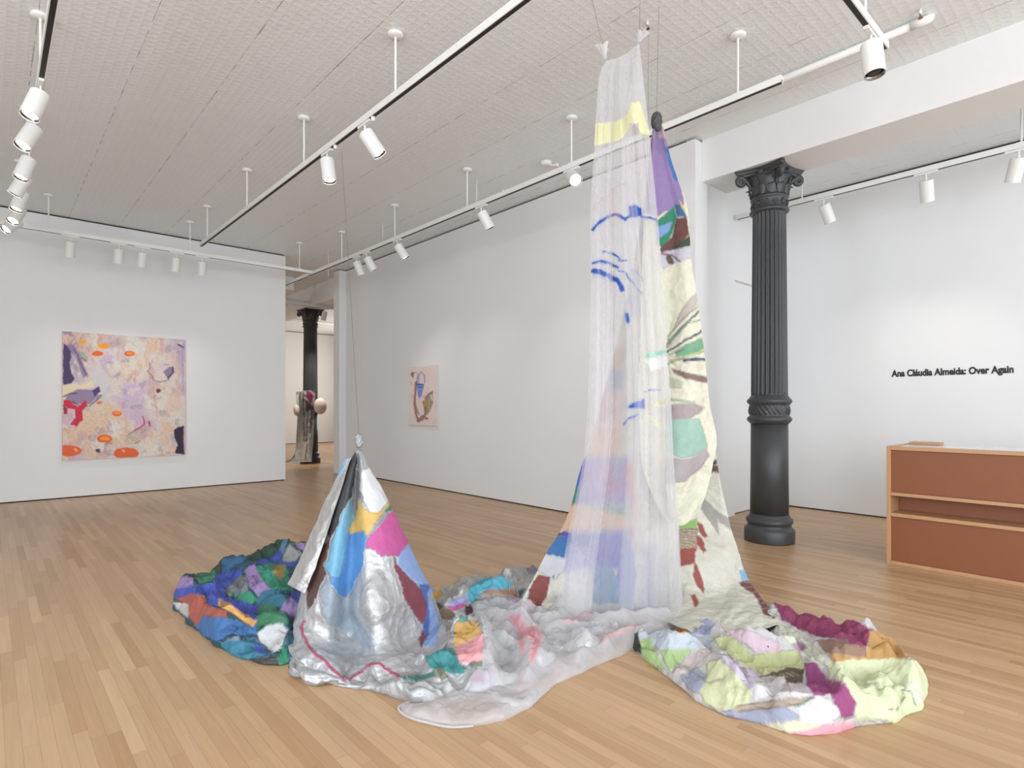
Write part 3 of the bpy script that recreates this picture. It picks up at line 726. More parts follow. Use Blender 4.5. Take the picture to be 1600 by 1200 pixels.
TS = [
 ((135, 155, 172), [(510,900),(527,928),(540,936),(550,920),(560,905),(558,960),(573,985),(588,1008),(570,1014),(547,992),(522,978),(505,962),(500,925)], None, .75, 3),
 ((66, 67, 70), [(556,704),(559,718),(555,742),(552,765),(545,782),(532,807),(526,825),(515,843),(506,822),(503,808),(506,800),(515,800),(520,785),(524,775),(528,752),(537,732),(547,718)]),
 ((95,170,220), [(537,719),(542,717),(537,732),(524,748),(527,738)]), ((150,170,200), [(524,748),(529,745),(524,762),(518,768)], None, .8),
 ((130, 132, 133), [(557,735),(562,735),(565,772),(560,805),(547,812),(550,777),(554,755)]),
 ((165, 168, 168), [(561,703),(572,710),(583,730),(562,737)]),
 ((222, 222, 224), [(564,738),(580,730),(595,745),(613,775),(605,787),(590,800),(580,800),(570,785),(563,767)]),
 ((212, 168, 58), [(560,778),(570,795),(585,802),(600,795),(612,777),(617,782),(600,800),(586,820),(575,840),(570,830),(555,832),(544,832),(550,815),(557,802)]),
 ((55, 130, 108), [(614,782),(619,790),(605,802),(600,800)]),
 ((150, 156, 160), [(602,801),(607,804),(590,821),(575,842),(572,837)]),
 ((196, 52, 142), [(619,791),(631,810),(640,827),(643,842),(636,855),(624,868),(595,869),(580,857),(571,855),(575,841),(590,824),(606,804)]),
 ((96, 170, 206), [(550,775),(551,807),(545,832),(542,850),(537,880),(530,905),(515,900),(508,885),(517,855),(527,822)]),
 ((40, 128, 196), [(544,834),(570,832),(574,840),(570,860),(567,885),(557,902),(550,920),(540,934),(527,927),(516,910),(514,901),(530,902),(537,880),(541,852)]),
 ((96, 66, 60), [(497,855),(517,842),(516,850),(507,882),(510,897),(502,912),(495,935),(485,950),(481,954),(479,922),(487,892),(492,867)]),
 ((212, 165, 60), [(644,845),(660,872),(684,915),(690,930)], 4),
 ((128, 160, 218), [(641,842),(655,862),(672,910),(682,922),(675,935),(682,952),(687,980),(680,1010),(662,1010),(660,985),(667,945),(660,920),(637,897),(622,882),(621,870),(632,858)]),
 ((50, 92, 170), [(655,912),(671,912),(668,942),(672,960),(668,1000),(661,1004),(662,960)]),
 ((130, 50, 68), [(612,869),(619,880),(637,900),(658,920),(666,945),(665,965),(660,977),(648,962),(632,935),(625,910),(617,890)]),
 ((130, 50, 68), [(660,982),(665,996),(658,1014),(655,1000)]),
 ((212, 160, 45), [(672,938),(682,916),(690,932)]),
 ((176, 40, 92), [(476,970),(471,980),(474,992),(480,1007),(492,1022),(507,1032),(517,1045),(532,1057),(545,1061),(562,1052),(580,1037),(592,1036),(607,1047),(622,1056)], 4.5),
]
MS = [
 ((45,140,142), [(662,1015),(680,1008),(707,1013),(717,1033),(729,1045),(722,1054),(700,1051),(675,1045),(662,1030)]),
 ((60,138,126), [(625,1057),(662,1055),(680,1047),(680,1055),(662,1063),(627,1063)]),
 ((120,126,92), [(680,1045),(692,1043),(700,1060),(690,1063)]),
 ((210,160,55), [(709,977),(720,968),(742,970),(754,990),(740,996),(722,1006),(710,1010)]),
 ((230,148,155), [(722,1006),(740,996),(754,990),(762,1030),(745,1034),(730,1037),(718,1034),(710,1012)]),
 ((122,124,104), [(735,1034),(762,1029),(764,1040),(733,1043)]),
 ((165,25,120), [(735,1065),(750,1052),(772,1044),(774,1058),(765,1067)]),
 ((55,172,198), [(727,937),(735,915),(755,905),(785,900),(802,912),(792,922),(765,922),(750,927),(740,942)]),
 ((176,125,90), [(752,927),(770,920),(807,922),(812,934),(790,929),(762,928)]),
 ((60,75,90), [(810,922),(822,919),(813,935)]),
 ((195,55,140), [(698,948),(722,939),(726,948),(708,957)]),
 ((150,150,212), [(700,940),(730,930),(733,938),(705,947)]),
 ((108,88,70), [(677,938),(695,948),(712,960),(707,968),(690,968)]),
 ((78,32,54), [(725,950),(737,944),(737,958),(727,964)]),
 ((65,130,110), [(742,934),(770,938),(791,950),(787,957),(762,947),(742,942)]),
 ((208,165,222), [(795,934),(808,935),(802,949),(790,947)]),
 ((80,150,130), [(718,963),(731,964),(730,972),(719,972)]),
 ((176,40,92), [(607,1047),(622,1056)], 4),
 ((150, 70, 60), [(842,897),(858,902),(853,933),(833,960),(823,957),(828,920)]), ((150, 70, 60), [(827,933),(823,947),(805,957),(808,948)]),
 ((110,100,115), [(815,880),(830,872),(850,874),(848,893),(825,898)], None, .8),
]
G = patch(rows, 330, 300)
nr, nc = G.shape[:2]; tt = np.linspace(0, 1, nr)[:, None]; ss = np.linspace(0, 1, nc)[None]
N = grid_normals(G); amp = np.clip((tt-.02)*3, 0, 1)
X_, Y_ = ss*5.2*(.25+.9*tt), tt*6.5
disp = amp*(.006+.022*np.clip((tt-.35)*2, 0, 1))*crumple(X_*1.3+0*tt, Y_*1.1+0*ss, 21, 4)
disp += amp*.010*tt*np.sin(ss*2*PI*5+1.2*np.sin(tt*4))
disp += .085*np.clip((tt-.5)*2.2, 0, 1)*np.clip((1-tt)*9, 0, 1)*crumple(ss*3.1, tt*4.3+0*ss, 27, 2)
disp += .02*np.clip((tt-.5)*2.5, 0, 1)*crumple(X_*2.3, Y_*2.3, 25, 3)*(np.clip((1-tt)*14, 0, 1))
disp += .045*np.clip((tt-.5)*2.4, 0, 1)*np.clip((1-tt)*9, 0, 1)*creases(ss*3.4, tt*4.6+0*ss, 3)
disp += .006*np.clip(tt*4, 0, 1)*creases(ss*4, tt*5+0*ss, 8)
G = G-N*disp[..., None]; G[..., 2] = np.maximum(G[..., 2], .003)
SILVER = (196, 196, 198)
pt = lambda V: paint(V, SILVER, TS, seed=3)
mesh_grid('tent_drape', G, SILV, tent, colf=pt)
rows = [[(541, 716, 3.86), (545, 716, 3.83), (548, 716, 3.81)], [(512, 775, 3.84), (520, 778, 3.77), (528, 780, 3.72)], [(484, 838, 3.80), (494, 843, 3.68), (506, 848, 3.64)], [(463, 885, 3.76), (475, 892, 3.64), (489, 896, 3.6)], [(449, 913, 3.72), (462, 920, 3.60), (476, 927, 3.56)]]
G = patch(rows, 120, 40); N = grid_normals(G); tt = np.linspace(0, 1, 120)[:, None]; ss = np.linspace(0, 1, 40)[None]
G = G-N*(.012*crumple(tt*5+0*ss, ss*1.5+0*tt, 31))[..., None]
mesh_grid('side_flap', G, SILV, tent, colf=lambda V: paint(V, (200, 198, 194), [((95,170,220), [(540,716),(545,716),(532,742),(522,752)])]))
silver = Pile([(452,1012),(452,1042),(478,1060),(520,1069),(580,1081),(640,1099),(690,1110),(730,1096),(790,1085),(850,1062),(930,1030),(975,1005),(960,985),(900,965),(868,950),(862,930),(850,912),(825,905),(790,903),(740,915),(700,925),(650,940),(560,960),(480,985)], .07, rim=.06, cr=.07, crs=3.6, seed=41,
   ridges=[([(560,1010),(610,1022),(668,1038),(700,1070)], .06, .05), ([(600,1075),(650,1085),(700,1060)], .05, .05), ([(700,960),(745,930),(800,925)], .09, .05), ([(690,1040),(735,1050),(765,1050)], .05, .05), ([(790,910),(830,900),(850,915)], .08, .06), ([(712,990),(750,985),(760,1030)], .07, .05), ([(820,960),(850,930)], .08, .06)],
   bumps=[(735, 1010, .06, .12), (690, 1035, .05, .09), (560, 1010, -.16, .30), (530, 980, -.2, .25), (610, 990, -.14, .2), (710, 1085, -.08, .12)])
silver.mesh('floor_drape', (690, 1010), SILV, tent, lambda V: paint(V, (188, 188, 188), TS[-8:]+MS, seed=5), 190, 520)
kp = P(561, 690, 3.84)
knot('knot', (kp.x, kp.y, kp.z+.005), .026, .05, SILV, tent, (165, 165, 165), 4)
bm = tube(bmesh.new(), [P(534, 238, 5.88), kp+Vector((0, 0, .045))], .0014, 6)
tag(obj('hanging_wire', bm, WIRE), 'thin wire slanting from the diagonal track down to the tip of the silver tent', 'wire')

# ================================================================== blue pile
LS = [
 ((40,76,64), [(385,875),(395,857),(420,850),(425,840),(440,833),(457,835),(450,850),(425,867),(410,877)]), ((78,120,158), [(440,845),(452,838),(442,867),(436,860)]),
 ((85,106,62), [(452,843),(477,842),(468,852),(455,852)]), ((160,160,160), [(442,867),(452,850),(465,860),(475,867),(457,879),(440,877)]),
 ((162,130,188), [(460,847),(480,847),(474,861),(465,858)]), ((18,60,170), [(390,880),(425,872),(437,858),(442,877),(464,877),(460,887),(435,884),(402,882)]),
 ((28,100,152), [(345,877),(360,868),(385,868),(380,882),(347,894)]), ((74,74,62), [(298,895),(345,876),(347,892),(330,902),(300,907)]), ((48,126,90), [(305,897),(342,890),(332,910),(310,913)]),
 ((158,126,184), [(272,917),(287,900),(302,902),(303,913),(277,921)]), 
 ((18,62,180), [(268,922),(302,914),(332,912),(337,897),(380,888),(375,901),(354,917),(351,932),(342,948),(325,944),(322,929),(272,934)]),
 ((154,122,182), [(381,892),(397,879),(407,900),(426,922),(405,934),(390,916)]), ((18,152,120), [(400,885),(425,879),(447,884),(450,900),(458,923),(425,922),(410,908)]),
 ((166,134,42), [(427,884),(446,883),(442,908),(425,896)]), ((128,134,140), [(352,920),(375,900),(385,900),(391,930),(357,934)]), ((28,152,115), [(357,924),(370,930),(390,923),(406,937),(390,947),(372,942)]),
 ((18,110,138), [(400,937),(412,924),(435,920),(451,932),(448,948),(415,952),(400,948)]), ((22,50,165), [(452,924),(474,920),(468,950),(455,938)]), ((158,125,185), [(440,945),(455,932),(466,945),(462,965),(437,956)]),
 ((176,72,46), [(277,935),(297,928),(320,931),(326,945),(356,956),(356,966),(317,963),(307,979),(295,963),(290,947)]), ((206,200,196), [(268,940),(282,942),(294,945),(295,966),(280,955)]),
 ((18,58,178), [(338,932),(362,934),(402,945),(420,960),(412,975),(400,985),(395,980),(365,958),(350,950)]),
 ((232,166,62), [(341,935),(357,942),(378,956),(401,969),(395,982),(365,960),(342,948)]),
 ((14,104,172), [(308,977),(317,962),(350,965),(402,981),(403,994),(360,991),(340,1002),(315,993)]), ((40,122,82), [(402,946),(425,943),(450,967),(447,977),(410,979),(400,988)]),
 ((214,214,216), [(402,992),(415,978),(440,974),(450,985),(438,1016),(425,1018),(407,1003)]), ((125,146,162), [(350,1002),(375,992),(378,1007),(360,1015)]),
 ((14,122,152), [(342,1003),(380,1000),(412,1010),(416,1026),(380,1032),(356,1022)]), ((22,60,165), [(395,1003),(412,1010),(414,1022),(402,1020)]), ((66,66,66), [(388,1031),(415,1026),(430,1027),(450,1035),(450,1046),(415,1043)]), ((18,142,100), [(432,1027),(445,1008),(455,1042),(437,1044)]),
]
blue = thing('blue_painted_cloth', 'crumpled heap of glossy blue, green and purple painted cloth lying left of the silver tent', 'fabric sculpture', tuple(PF(380, 970)))
bl = Pile([(270,950),(272,930),(290,915),(320,903),(360,893),(392,880),(425,868),(455,864),(500,875),(560,900),(560,985),(500,1015),(460,1036),(435,1042),(400,1038),(365,1026),(335,1008),(310,990),(290,972)], .125, rim=.14, cr=.12, crs=2.5, seed=57,
   ridges=[([(290,940),(350,930),(400,945),(440,960)], .06, .07), ([(320,975),(380,990),(440,990)], .06, .06), ([(400,890),(430,880),(470,880)], .08, .08), ([(360,905),(400,915),(440,920)], .05, .06)])
bl.mesh('heaped_cloth', (420, 955), PAINT, blue, lambda V: paint(V, (46, 92, 110), LS, seed=8), 170, 460, .016)

# ================================================================== pale pile + painted drape
RS = [
 ((208,216,228), [(997,989),(1014,982),(1052,985),(1083,985),(1111,996),(1114,1010),(1083,1018),(1030,1014),(1014,1008)]),
 ((184,216,136), [(994,1006),(1017,996),(1022,1012),(1041,1046),(1011,1040)]), ((184,216,136), [(1030,1015),(1080,1015),(1067,1031),(1046,1050)]),
 ((226,210,206), [(1080,1016),(1114,1014),(1105,1034),(1083,1050),(1050,1055)]), ((174,180,202), [(1065,1056),(1089,1043),(1105,1059),(1102,1086),(1074,1077)]),
 ((218,204,222), [(1119,1020),(1155,1030),(1185,1056),(1174,1086),(1146,1050)]),
 ((228,230,178), [(1105,1033),(1124,1030),(1146,1050),(1176,1084),(1167,1102),(1133,1110),(1103,1102),(1094,1081),(1105,1059)]),
 ((228,196,208), [(1111,973),(1136,979),(1180,989),(1226,1010),(1211,1021),(1180,1018),(1149,996)]), ((162,166,202), [(1084,972),(1099,960),(1116,975),(1108,993),(1089,989)]),
 ((208,212,148), [(1112,997),(1142,992),(1167,1014),(1174,1023),(1249,1014),(1257,1047),(1199,1055),(1167,1043),(1136,1021)]),
 ((238,234,234), [(1177,1066),(1205,1065),(1227,1048),(1232,1062),(1217,1086),(1178,1096)]),
 ((112,96,78), [(1184,1058),(1230,1043),(1257,1045),(1254,1068),(1232,1071),(1226,1056)]), ((238,222,232), [(1233,1066),(1261,1069),(1288,1075),(1284,1090),(1249,1091),(1235,1086)]),
 ((228,228,206), [(1209,960),(1230,976),(1261,1001),(1301,1036),(1282,1046),(1261,1027),(1236,1008),(1217,983)]), ((178,120,165), [(1236,1006),(1252,1002),(1262,1012),(1250,1020)], None, .8),
 ((152,30,92), [(1209,940),(1249,938),(1262,950),(1296,955),(1330,965),(1362,984),(1354,1012),(1317,1001),(1277,994),(1246,983),(1222,968)]),
 ((150,110,96), [(1274,1000),(1311,999),(1353,1011),(1354,1027),(1292,1021)]), ((208,150,60), [(1358,984),(1399,990),(1425,1015),(1418,1034),(1352,1036),(1308,1038),(1290,1022),(1320,1024),(1353,1027)]),
 ((232,238,188), [(1290,1038),(1324,1030),(1355,1030),(1396,1029),(1432,1030),(1465,1065),(1460,1110),(1411,1136),(1371,1124),(1339,1130),(1336,1100),(1321,1069),(1296,1056)]),
 ((164,50,124), [(1257,1035),(1274,1035),(1292,1060),(1321,1067),(1338,1100),(1332,1121),(1311,1121),(1302,1100),(1296,1084),(1283,1088),(1271,1086),(1261,1070)]),
 ((168,174,198), [(1126,1112),(1180,1105),(1224,1105),(1251,1119),(1230,1133),(1192,1135),(1150,1122)]), ((150,124,108), [(1146,1104),(1180,1098),(1246,1090),(1275,1086),(1261,1101),(1180,1110),(1155,1113)]),
 ((234,230,192), [(1188,1132),(1249,1126),(1292,1131),(1261,1144),(1232,1148)]), ((240,228,228), [(1246,1106),(1274,1088),(1302,1093),(1313,1119),(1292,1133),(1253,1130)]),
 ((80,162,132), [(1242,1106),(1255,1100),(1272,1089)], 2.5), ((80,162,132), [(1300,1092),(1303,1100)], 2.5), ((242,158,172), [(1234,1144),(1261,1141),(1292,1131),(1335,1126),(1337,1145),(1292,1156),(1255,1156)]),
 ((56,56,46), [(980,1000),(997,988),(1002,1020),(980,1016)]), ((218,160,52), [(1053,980),(1076,978),(1076,988),(1058,989)]),
 ((80,80,80), [(1386,1110),(1402,1108),(1412,1090),(1410,1078),(1425,1064)], 1.2), ((80,80,80), [(1408,1076),(1424,1082),(1430,1100)], 1.2),
 ((240,244,220), [(1412,1070),(1430,1062),(1444,1085),(1436,1100),(1424,1082)], None, .8),
]
for k in range(7): RS.append(((176,136,100), [(1276+k*3, 1001+k*3.2), (1350, 1013+k*2.2)], 1.0))
for k in range(6): RS.append(((205,185,160), [(1148, 1106+k*.9), (1190+k*3, 1099+k), (1262-k*2, 1090+k*1.5)], .8))
for k in range(6): RS.append(((190,178,158), [(1192+k*9, 1057-k*1.5), (1204+k*9, 1060-k)], 1))
piece = thing('painted_cotton_cloth', 'painted cream cloth hanging behind the sheer one, trailing into pale heap at right', 'fabric sculpture', tuple(PF(1100, 960)))
rp = Pile([(984,998),(990,1016),(1008,1034),(1030,1048),(1062,1076),(1090,1098),(1125,1118),(1160,1126),(1200,1137),(1235,1149),(1270,1153),(1305,1149),(1338,1137),(1375,1130),(1405,1132),(1420,1120),(1442,1108),(1450,1088),(1446,1068),(1428,1052),(1412,1042),(1406,1024),(1380,1012),(1340,1000),(1300,988),(1258,976),(1215,966),(1180,958),(1120,962),(1075,975),(1040,985),(1005,990)], .075, rim=.09, cr=.10, crs=3.0, seed=71,
   ridges=[([(1215,970),(1280,990),(1350,1010),(1400,1030)], 0.060, .055), ([(1020,1010),(1080,1030),(1130,1070),(1180,1100)], 0.075, .07), ([(1120,1005),(1170,1030),(1240,1035)], 0.120, .05), ([(1260,1050),(1300,1080),(1325,1115)], 0.105, .045), ([(1310,1055),(1380,1050),(1430,1075)], 0.105, .07), ([(1190,1125),(1250,1115),(1310,1125)], 0.075, .05), ([(1350,1110),(1400,1110)], 0.090, .07)])
rp.mesh('floor_heap', (1200, 1050), PAPER, piece, lambda V: paint(V, (214, 208, 204), RS, seed=12), 190, 560, .014)
BS = [
 ((226,150,95), [(955,545),(975,545),(972,575),(955,580)], None, .9, 5), ((95,110,180), [(948,580),(975,578),(972,610),(945,612)], None, .9, 5), ((226,165,170), [(940,612),(974,612),(972,660),(932,662)], None, .9, 5), ((224,158,100), [(930,665),(972,662),(970,712),(920,714)], None, .9, 6),
 ((128,100,190), [(900,716),(985,712),(990,790),(885,792)], None, .9, 6), ((50,150,128), [(890,760),(905,755),(900,790),(885,788)]), ((60,100,190), [(903,728),(912,728),(906,758),(896,760)]), ((70,160,136), [(885,792),(985,790),(986,808),(885,808)], None, .9, 5),
 ((230,184,146), [(870,790),(900,788),(985,806),(988,830),(870,832)], None, 1, 4), ((110,72,62), [(862,830),(892,832),(890,837),(862,838)]),
 ((52,62,196), [(880,832),(985,828),(992,860),(975,890),(880,892)], None, 1, 6), ((18,112,182), [(852,838),(893,837),(887,873),(852,866)]), ((222,222,226), [(845,866),(886,873),(880,892),(868,908),(840,890)]),
 ((60,78,205), [(975,868),(992,862),(994,900),(986,960),(955,965),(962,900)]), ((40,140,190), [(925,890),(958,888),(985,965),(925,940)]), ((150,130,195), [(1000,850),(1025,850),(1030,960),(1005,960)], None, .5, 8),
 ((150,68,58), [(842,897),(860,902),(854,933),(833,962),(821,958),(828,920)]), ((150,68,58), [(827,933),(823,947),(803,959),(808,948)]), ((40,80,170), [(863,900),(866,898),(866,905)]),
 ((120,84,72), [(1108,728),(1124,728),(1125,738),(1108,738)]), ((60,60,100), [(1108,718),(1120,718),(1121,727),(1108,727)]),
 ((178,170,160), [(1100,778),(1117,796),(1140,812),(1143,829),(1122,812),(1126,839),(1110,815),(1094,794)]), ((206,201,184), [(1063,830),(1150,830),(1168,900),(1200,960),(1060,985)], None, .45, 14),
 ((146,196,84), [(1060,818),(1089,810),(1089,826),(1060,829)]), ((138,112,86), [(1060,828),(1090,826),(1088,856),(1060,860)]), ((160,66,48), [(1060,857),(1088,853),(1086,880),(1062,886)]),
 ((164,62,44), [(1090,814),(1097,820),(1105,838),(1100,842),(1091,830)]), ((164,62,44), [(1088,836),(1095,840),(1104,860),(1098,865),(1088,850)]), ((164,62,44), [(1085,878),(1090,887),(1099,913),(1101,927),(1090,917),(1083,900)]), ((164,62,44), [(1079,930),(1087,928),(1093,943),(1087,949)]),
 ((120,188,226), [(1155,889),(1168,891),(1170,908),(1159,909)]), ((122,70,72), [(1153,912),(1170,906),(1184,920),(1198,942),(1214,953),(1210,967),(1193,959),(1183,934)]),
]
for k in range(9): BS.append(((222,206,180), [(1062, 831+k*3.2), (1075, 829.5+k*3.2), (1088, 830.5+k*3)], .9))
for k in range(6): BS.append(((205,150,130), [(1157+k*7, 911+k*8), (1172+k*7, 909+k*8)], .8))
rows = []
spec = [(200, 1022, 1036, 4.62, 0), (260, 1016, 1049, 4.60, 0), (330, 1004, 1071, 4.58, 0), (405, 990, 1079, 4.56, 0), (480, 975, 1091, 4.55, 0), (560, 957, 1099, 4.54, 0), (640, 935, 1109, 4.53, 0), (735, 906, 1122, 4.5, 0), (812, 884, 1138, 4.47, 0)]
for v, l, r, d, _ in spec:
    rows.append([(l+(r-l)*q, v, d+.22*abs(q-.5)*(v-200)/600+.05*math.sin(q*9)*(v-200)/600) for q in (0, .14, .28, .42, .57, .71, .85, 1)])
rows.append([(852, 868, 4.42), (895, 872, 4.40), (935, 874, 4.42), (975, 876, 4.46), (1020, 878, 4.46), (1065, 880, 4.38), (1112, 882, 4.36), (1153, 868, 4.5)])
rows.append([(828, 915, 4.36), (880, 922, 4.32), (925, 926, 4.36), (970, 928, 4.42), (1018, 928, 4.42), (1068, 925, 4.26), (1125, 925, 4.22), (1168, 905, 4.42)])
rows.append([(805, 956, Z(.05)), (865, 968, Z(.05)), (920, 955, Z(.02)), (965, 950, Z(.02)), (1015, 952, Z(.02)), (1072, 966, Z(.10)), (1140, 960, Z(.14)), (1206, 958, Z(.09))])
rows.append([(800, 966, Z(.01)), (862, 975, Z(.01)), (920, 960, Z(.01)), (965, 955, Z(.01)), (1015, 958, Z(.01)), (1080, 992, Z(.08)), (1150, 995, Z(.10)), (1222, 978, Z(.08))])
G = patch(rows, 460, 330); nr, nc = G.shape[:2]; tt = np.linspace(0, 1, nr)[:, None]; ss = np.linspace(0, 1, nc)[None]; N = grid_normals(G)
lo = np.clip((tt-.6)*3, 0, 1)
disp = (.004+.02*tt)*crumple(ss*6*(.2+tt), tt*9+0*ss, 83, 4)+.018*lo*crumple(ss*14, tt*20+0*ss, 84, 3)+.02*tt*np.sin(ss*2*PI*4+tt*3)
G = G-N*disp[..., None]; G[..., 2] = np.maximum(G[..., 2], .004)
mesh_grid('lower_drape', G, PAPER, piece, colf=lambda V: paint(V, (236, 231, 212), BS, seed=14))
US = [
 ((154,126,186), [(1010,208),(1025,200),(1042,216),(1057,270),(1070,318),(1055,325),(1038,330),(1026,340),(1005,330)]), ((206,174,190), [(1024,196),(1036,198),(1041,216),(1030,216)]), ((210,180,90), [(1014,214),(1020,208),(1022,214)]),
 ((16,108,184), [(1038,228),(1047,231),(1055,260),(1060,286),(1052,278),(1043,250)]), ((24,142,108), [(1024,347),(1053,322),(1058,340),(1050,367),(1037,390),(1026,380)]),
 ((120,162,220), [(1024,356),(1051,346),(1045,362),(1028,374)]), ((36,98,152), [(1054,320),(1067,319),(1073,340),(1057,338)]), ((226,192,76), [(1060,313),(1066,316),(1071,333),(1067,328)]),
 ((116,66,60), [(1057,340),(1073,340),(1077,367),(1057,387),(1037,402),(1030,390),(1050,370)]), ((66,84,70), [(1078,368),(1081,384),(1047,395),(1038,398),(1055,384)]),
 ((214,208,220), [(1028,396),(1082,384),(1082,400),(1036,420),(1028,408)]), ((150,110,130), [(1034,396),(1050,399),(1062,408)], 3), ((112,92,74), [(1045,402),(1049,409)], 9),
 ((206,190,180), [(1090,455),(1089,475),(1069,502),(1052,517),(1062,490),(1078,468)]),
 ((110,130,100), [(1042,542),(1058,522),(1072,508)], 4, .7), ((118,182,140), [(1055,549),(1070,540),(1097,527),(1100,545),(1075,556),(1058,556)]), ((40,58,112), [(1041,551),(1056,541),(1066,535),(1097,517)], 3),
 ((52,80,110), [(1043,537),(1062,515),(1093,486)], 2.2), ((90,140,100), [(1044,531),(1075,505),(1094,499)], 1.3), ((100,130,90), [(1044,526),(1070,495),(1092,478)], 1.2), ((196,214,130), [(1048,565),(1075,556),(1100,548)], 3.5), ((36,54,112), [(1070,563),(1085,561),(1101,562)], 4), ((90,140,100), [(1046,568),(1068,559)], 1.3), ((110,120,100), [(1046,554),(1070,545)], 1.2),
 ((146,116,108), [(1050,575),(1068,581),(1105,589),(1106,598),(1085,595),(1062,588),(1052,582)]), ((202,206,178), [(1044,588),(1068,597),(1065,606),(1046,606)]), ((176,204,176), [(1046,622),(1065,626),(1085,628)], 3),
 ((184,168,166), [(1040,633),(1080,629),(1100,637),(1092,645),(1075,656),(1040,656)]), ((166,208,186), [(1040,655),(1092,654),(1101,680),(1105,700),(1085,713),(1065,716),(1040,706)]),
 ((188,176,176), [(1040,712),(1065,717),(1085,714),(1104,700),(1108,712),(1095,730),(1070,752),(1040,756)]),
]
spec = [(198, 1020, 1035, 4.58), (260, 1014, 1050, 4.50), (330, 1008, 1073, 4.46), (405, 1003, 1080, 4.42), (480, 1000, 1092, 4.39), (560, 998, 1101, 4.37), (640, 998, 1111, 4.34), (686, 1000, 1120, 4.32), (730, 1004, 1113, 4.31), (780, 1022, 1100, 4.30)]
rows = [[(l+(r-l)*q, v+(-6*q if v < 400 else 0), d+.05*math.sin(q*7+v*.01)*min(1, (v-190)/200)) for q in (0, .17, .33, .5, .67, .83, 1)] for v, l, r, d in spec]
rows.append([(1040, 812, 4.3), (1046, 815, 4.29), (1052, 818, 4.28), (1059, 821, 4.27), (1066, 821, 4.27), (1074, 817, 4.28), (1083, 808, 4.3)])
G = patch(rows, 400, 150); nr, nc = G.shape[:2]; tt = np.linspace(0, 1, nr)[:, None]; ss = np.linspace(0, 1, nc)[None]; N = grid_normals(G)
disp = (.004+.012*tt)*crumple(ss*3, tt*8+0*ss, 93, 4)+.02*np.sin(ss*9+tt*5)*np.clip(1-tt*1.6, 0, 1)
# radiating creases from the pinch
u0, v0 = to_px(G.reshape(-1, 3)); an = np.arctan2(v0-552, u0-1038).reshape(nr, nc); rr = np.hypot(v0-552, u0-1038).reshape(nr, nc)
disp = disp+.012*np.abs(np.sin(an*7))*np.exp(-((rr-30)/38)**2)
G = G-N*disp[..., None]
mesh_grid('upper_drape', G, PAPER, piece, colf=lambda V: paint(V, (240, 235, 208), US, seed=15, wob=1.6))
kp = P(1026, 190, 4.56); knot('knot', tuple(kp), .040, .075, PAPER, piece, (92, 92, 94), 7)
tag(obj('hanging_wire', tube(bmesh.new(), [kp+Vector((0, 0, .07)), Vector((kp.x+.03, kp.y, ZC))], .0014, 6), WIRE), 'thin vertical wire holding the dark grey knot of the painted cloth', 'wire')

# ================================================================== sheer cloth
sheer = thing('sheer_organza_cloth', 'tall translucent white cloth with blue strokes, hung from two knots and pooling on the floor', 'fabric sculpture', tuple(PF(965, 975)))
BL = (52, 96, 190)
SS = [
 ((240,238,196), [(925,193),(963,190),(980,180),(987,160),(1000,160),(1017,212),(1000,212),(998,192),(983,193),(983,203),(967,220),(925,229)], None, 1),
 (BL, [(926,359),(934,350),(947,340),(960,335),(970,338),(977,343),(984,338)], 5.5), (BL, [(982,322),(993,319),(1003,326),(1002,338),(983,341)]), (BL, [(1003,339),(1016,340),(1026,344),(1030,352)], 4),
 ((140,142,165), [(926,326),(945,306),(960,293),(970,288),(984,288)], 1.6, .7), (BL, [(943,393),(957,396),(968,403)], 3.4), (BL, [(926,411),(938,408),(950,410),(966,418)], 4.5), (BL, [(926,423),(938,425),(950,430),(962,437),(969,445),(972,452)], 9),
 (BL, [(966,407),(979,407)], 3), (BL, [(967,424),(977,425),(982,435),(993,447),(1004,460)], 2.6), (BL, [(985,422),(997,427),(1005,438)], 2), (BL, [(979,492),(981,501)], 8), ((120,140,215), [(988,470),(996,488)], 16, .35, 6),
 ((150,216,192), [(1006,553),(1045,546),(1045,553),(1008,559)]), ((244,244,246), [(1008,562),(1045,554),(1043,573),(1017,579)], None, .9),
 (BL, [(978,638),(988,629),(1008,622),(1008,639),(987,639)]), (BL, [(1008,612),(1018,609),(1030,608)], 2.6), (BL, [(974,664),(983,653),(998,648)], 3.4), ((222,206,90), [(1023,633),(1034,629),(1047,623)], 3.4), ((230,222,130), [(1008,651),(1020,656),(1034,668)], 7, .6, 3),
 ((242,166,140), [(984,728),(988,765),(994,805)], 16, .45, 5), ((240,160,130), [(947,738),(957,762)], 20, .4, 5), ((238,234,240), [(900,880),(905,960)], 44, .55, 14), ((242,176,150), [(988,820),(992,850)], 10, .4, 5), ((242,200,195), [(955,300),(962,340)], 14, .3, 5),
]
PS = [
 ((244,160,168), [(795,962),(812,958),(819,977),(837,980),(848,990),(843,1010),(833,1036),(826,1036),(831,1002),(819,994),(821,1020),(815,1024),(810,990)], None, .8, 3), ((244,186,192), [(885,972),(900,966),(920,958)], 8, .6, 4), ((244,180,180), [(945,997),(962,990),(990,980)], 9, .6, 4), ((244,190,195), [(813,1060),(816,1076)], 6, .4, 3),
 ((170,205,190), [(780,985),(790,1000),(800,1020)], 7, .35, 4), ((240,242,242), [(870,1005),(874,1012)], 9, .9, 2),
]
SW = (230, 228, 230)
L_ = [(95, 946), (118, 936), (160, 932), (220, 929), (290, 924), (350, 922), (420, 923), (530, 921), (633, 918), (717, 912), (800, 895), (900, 877), (962, 870)]
R_ = [(68, 998), (110, 1003), (160, 1009), (220, 1016), (290, 1023), (350, 1029), (420, 1034), (530, 1041), (633, 1049), (717, 1053), (800, 1060), (900, 1065), (968, 1068)]
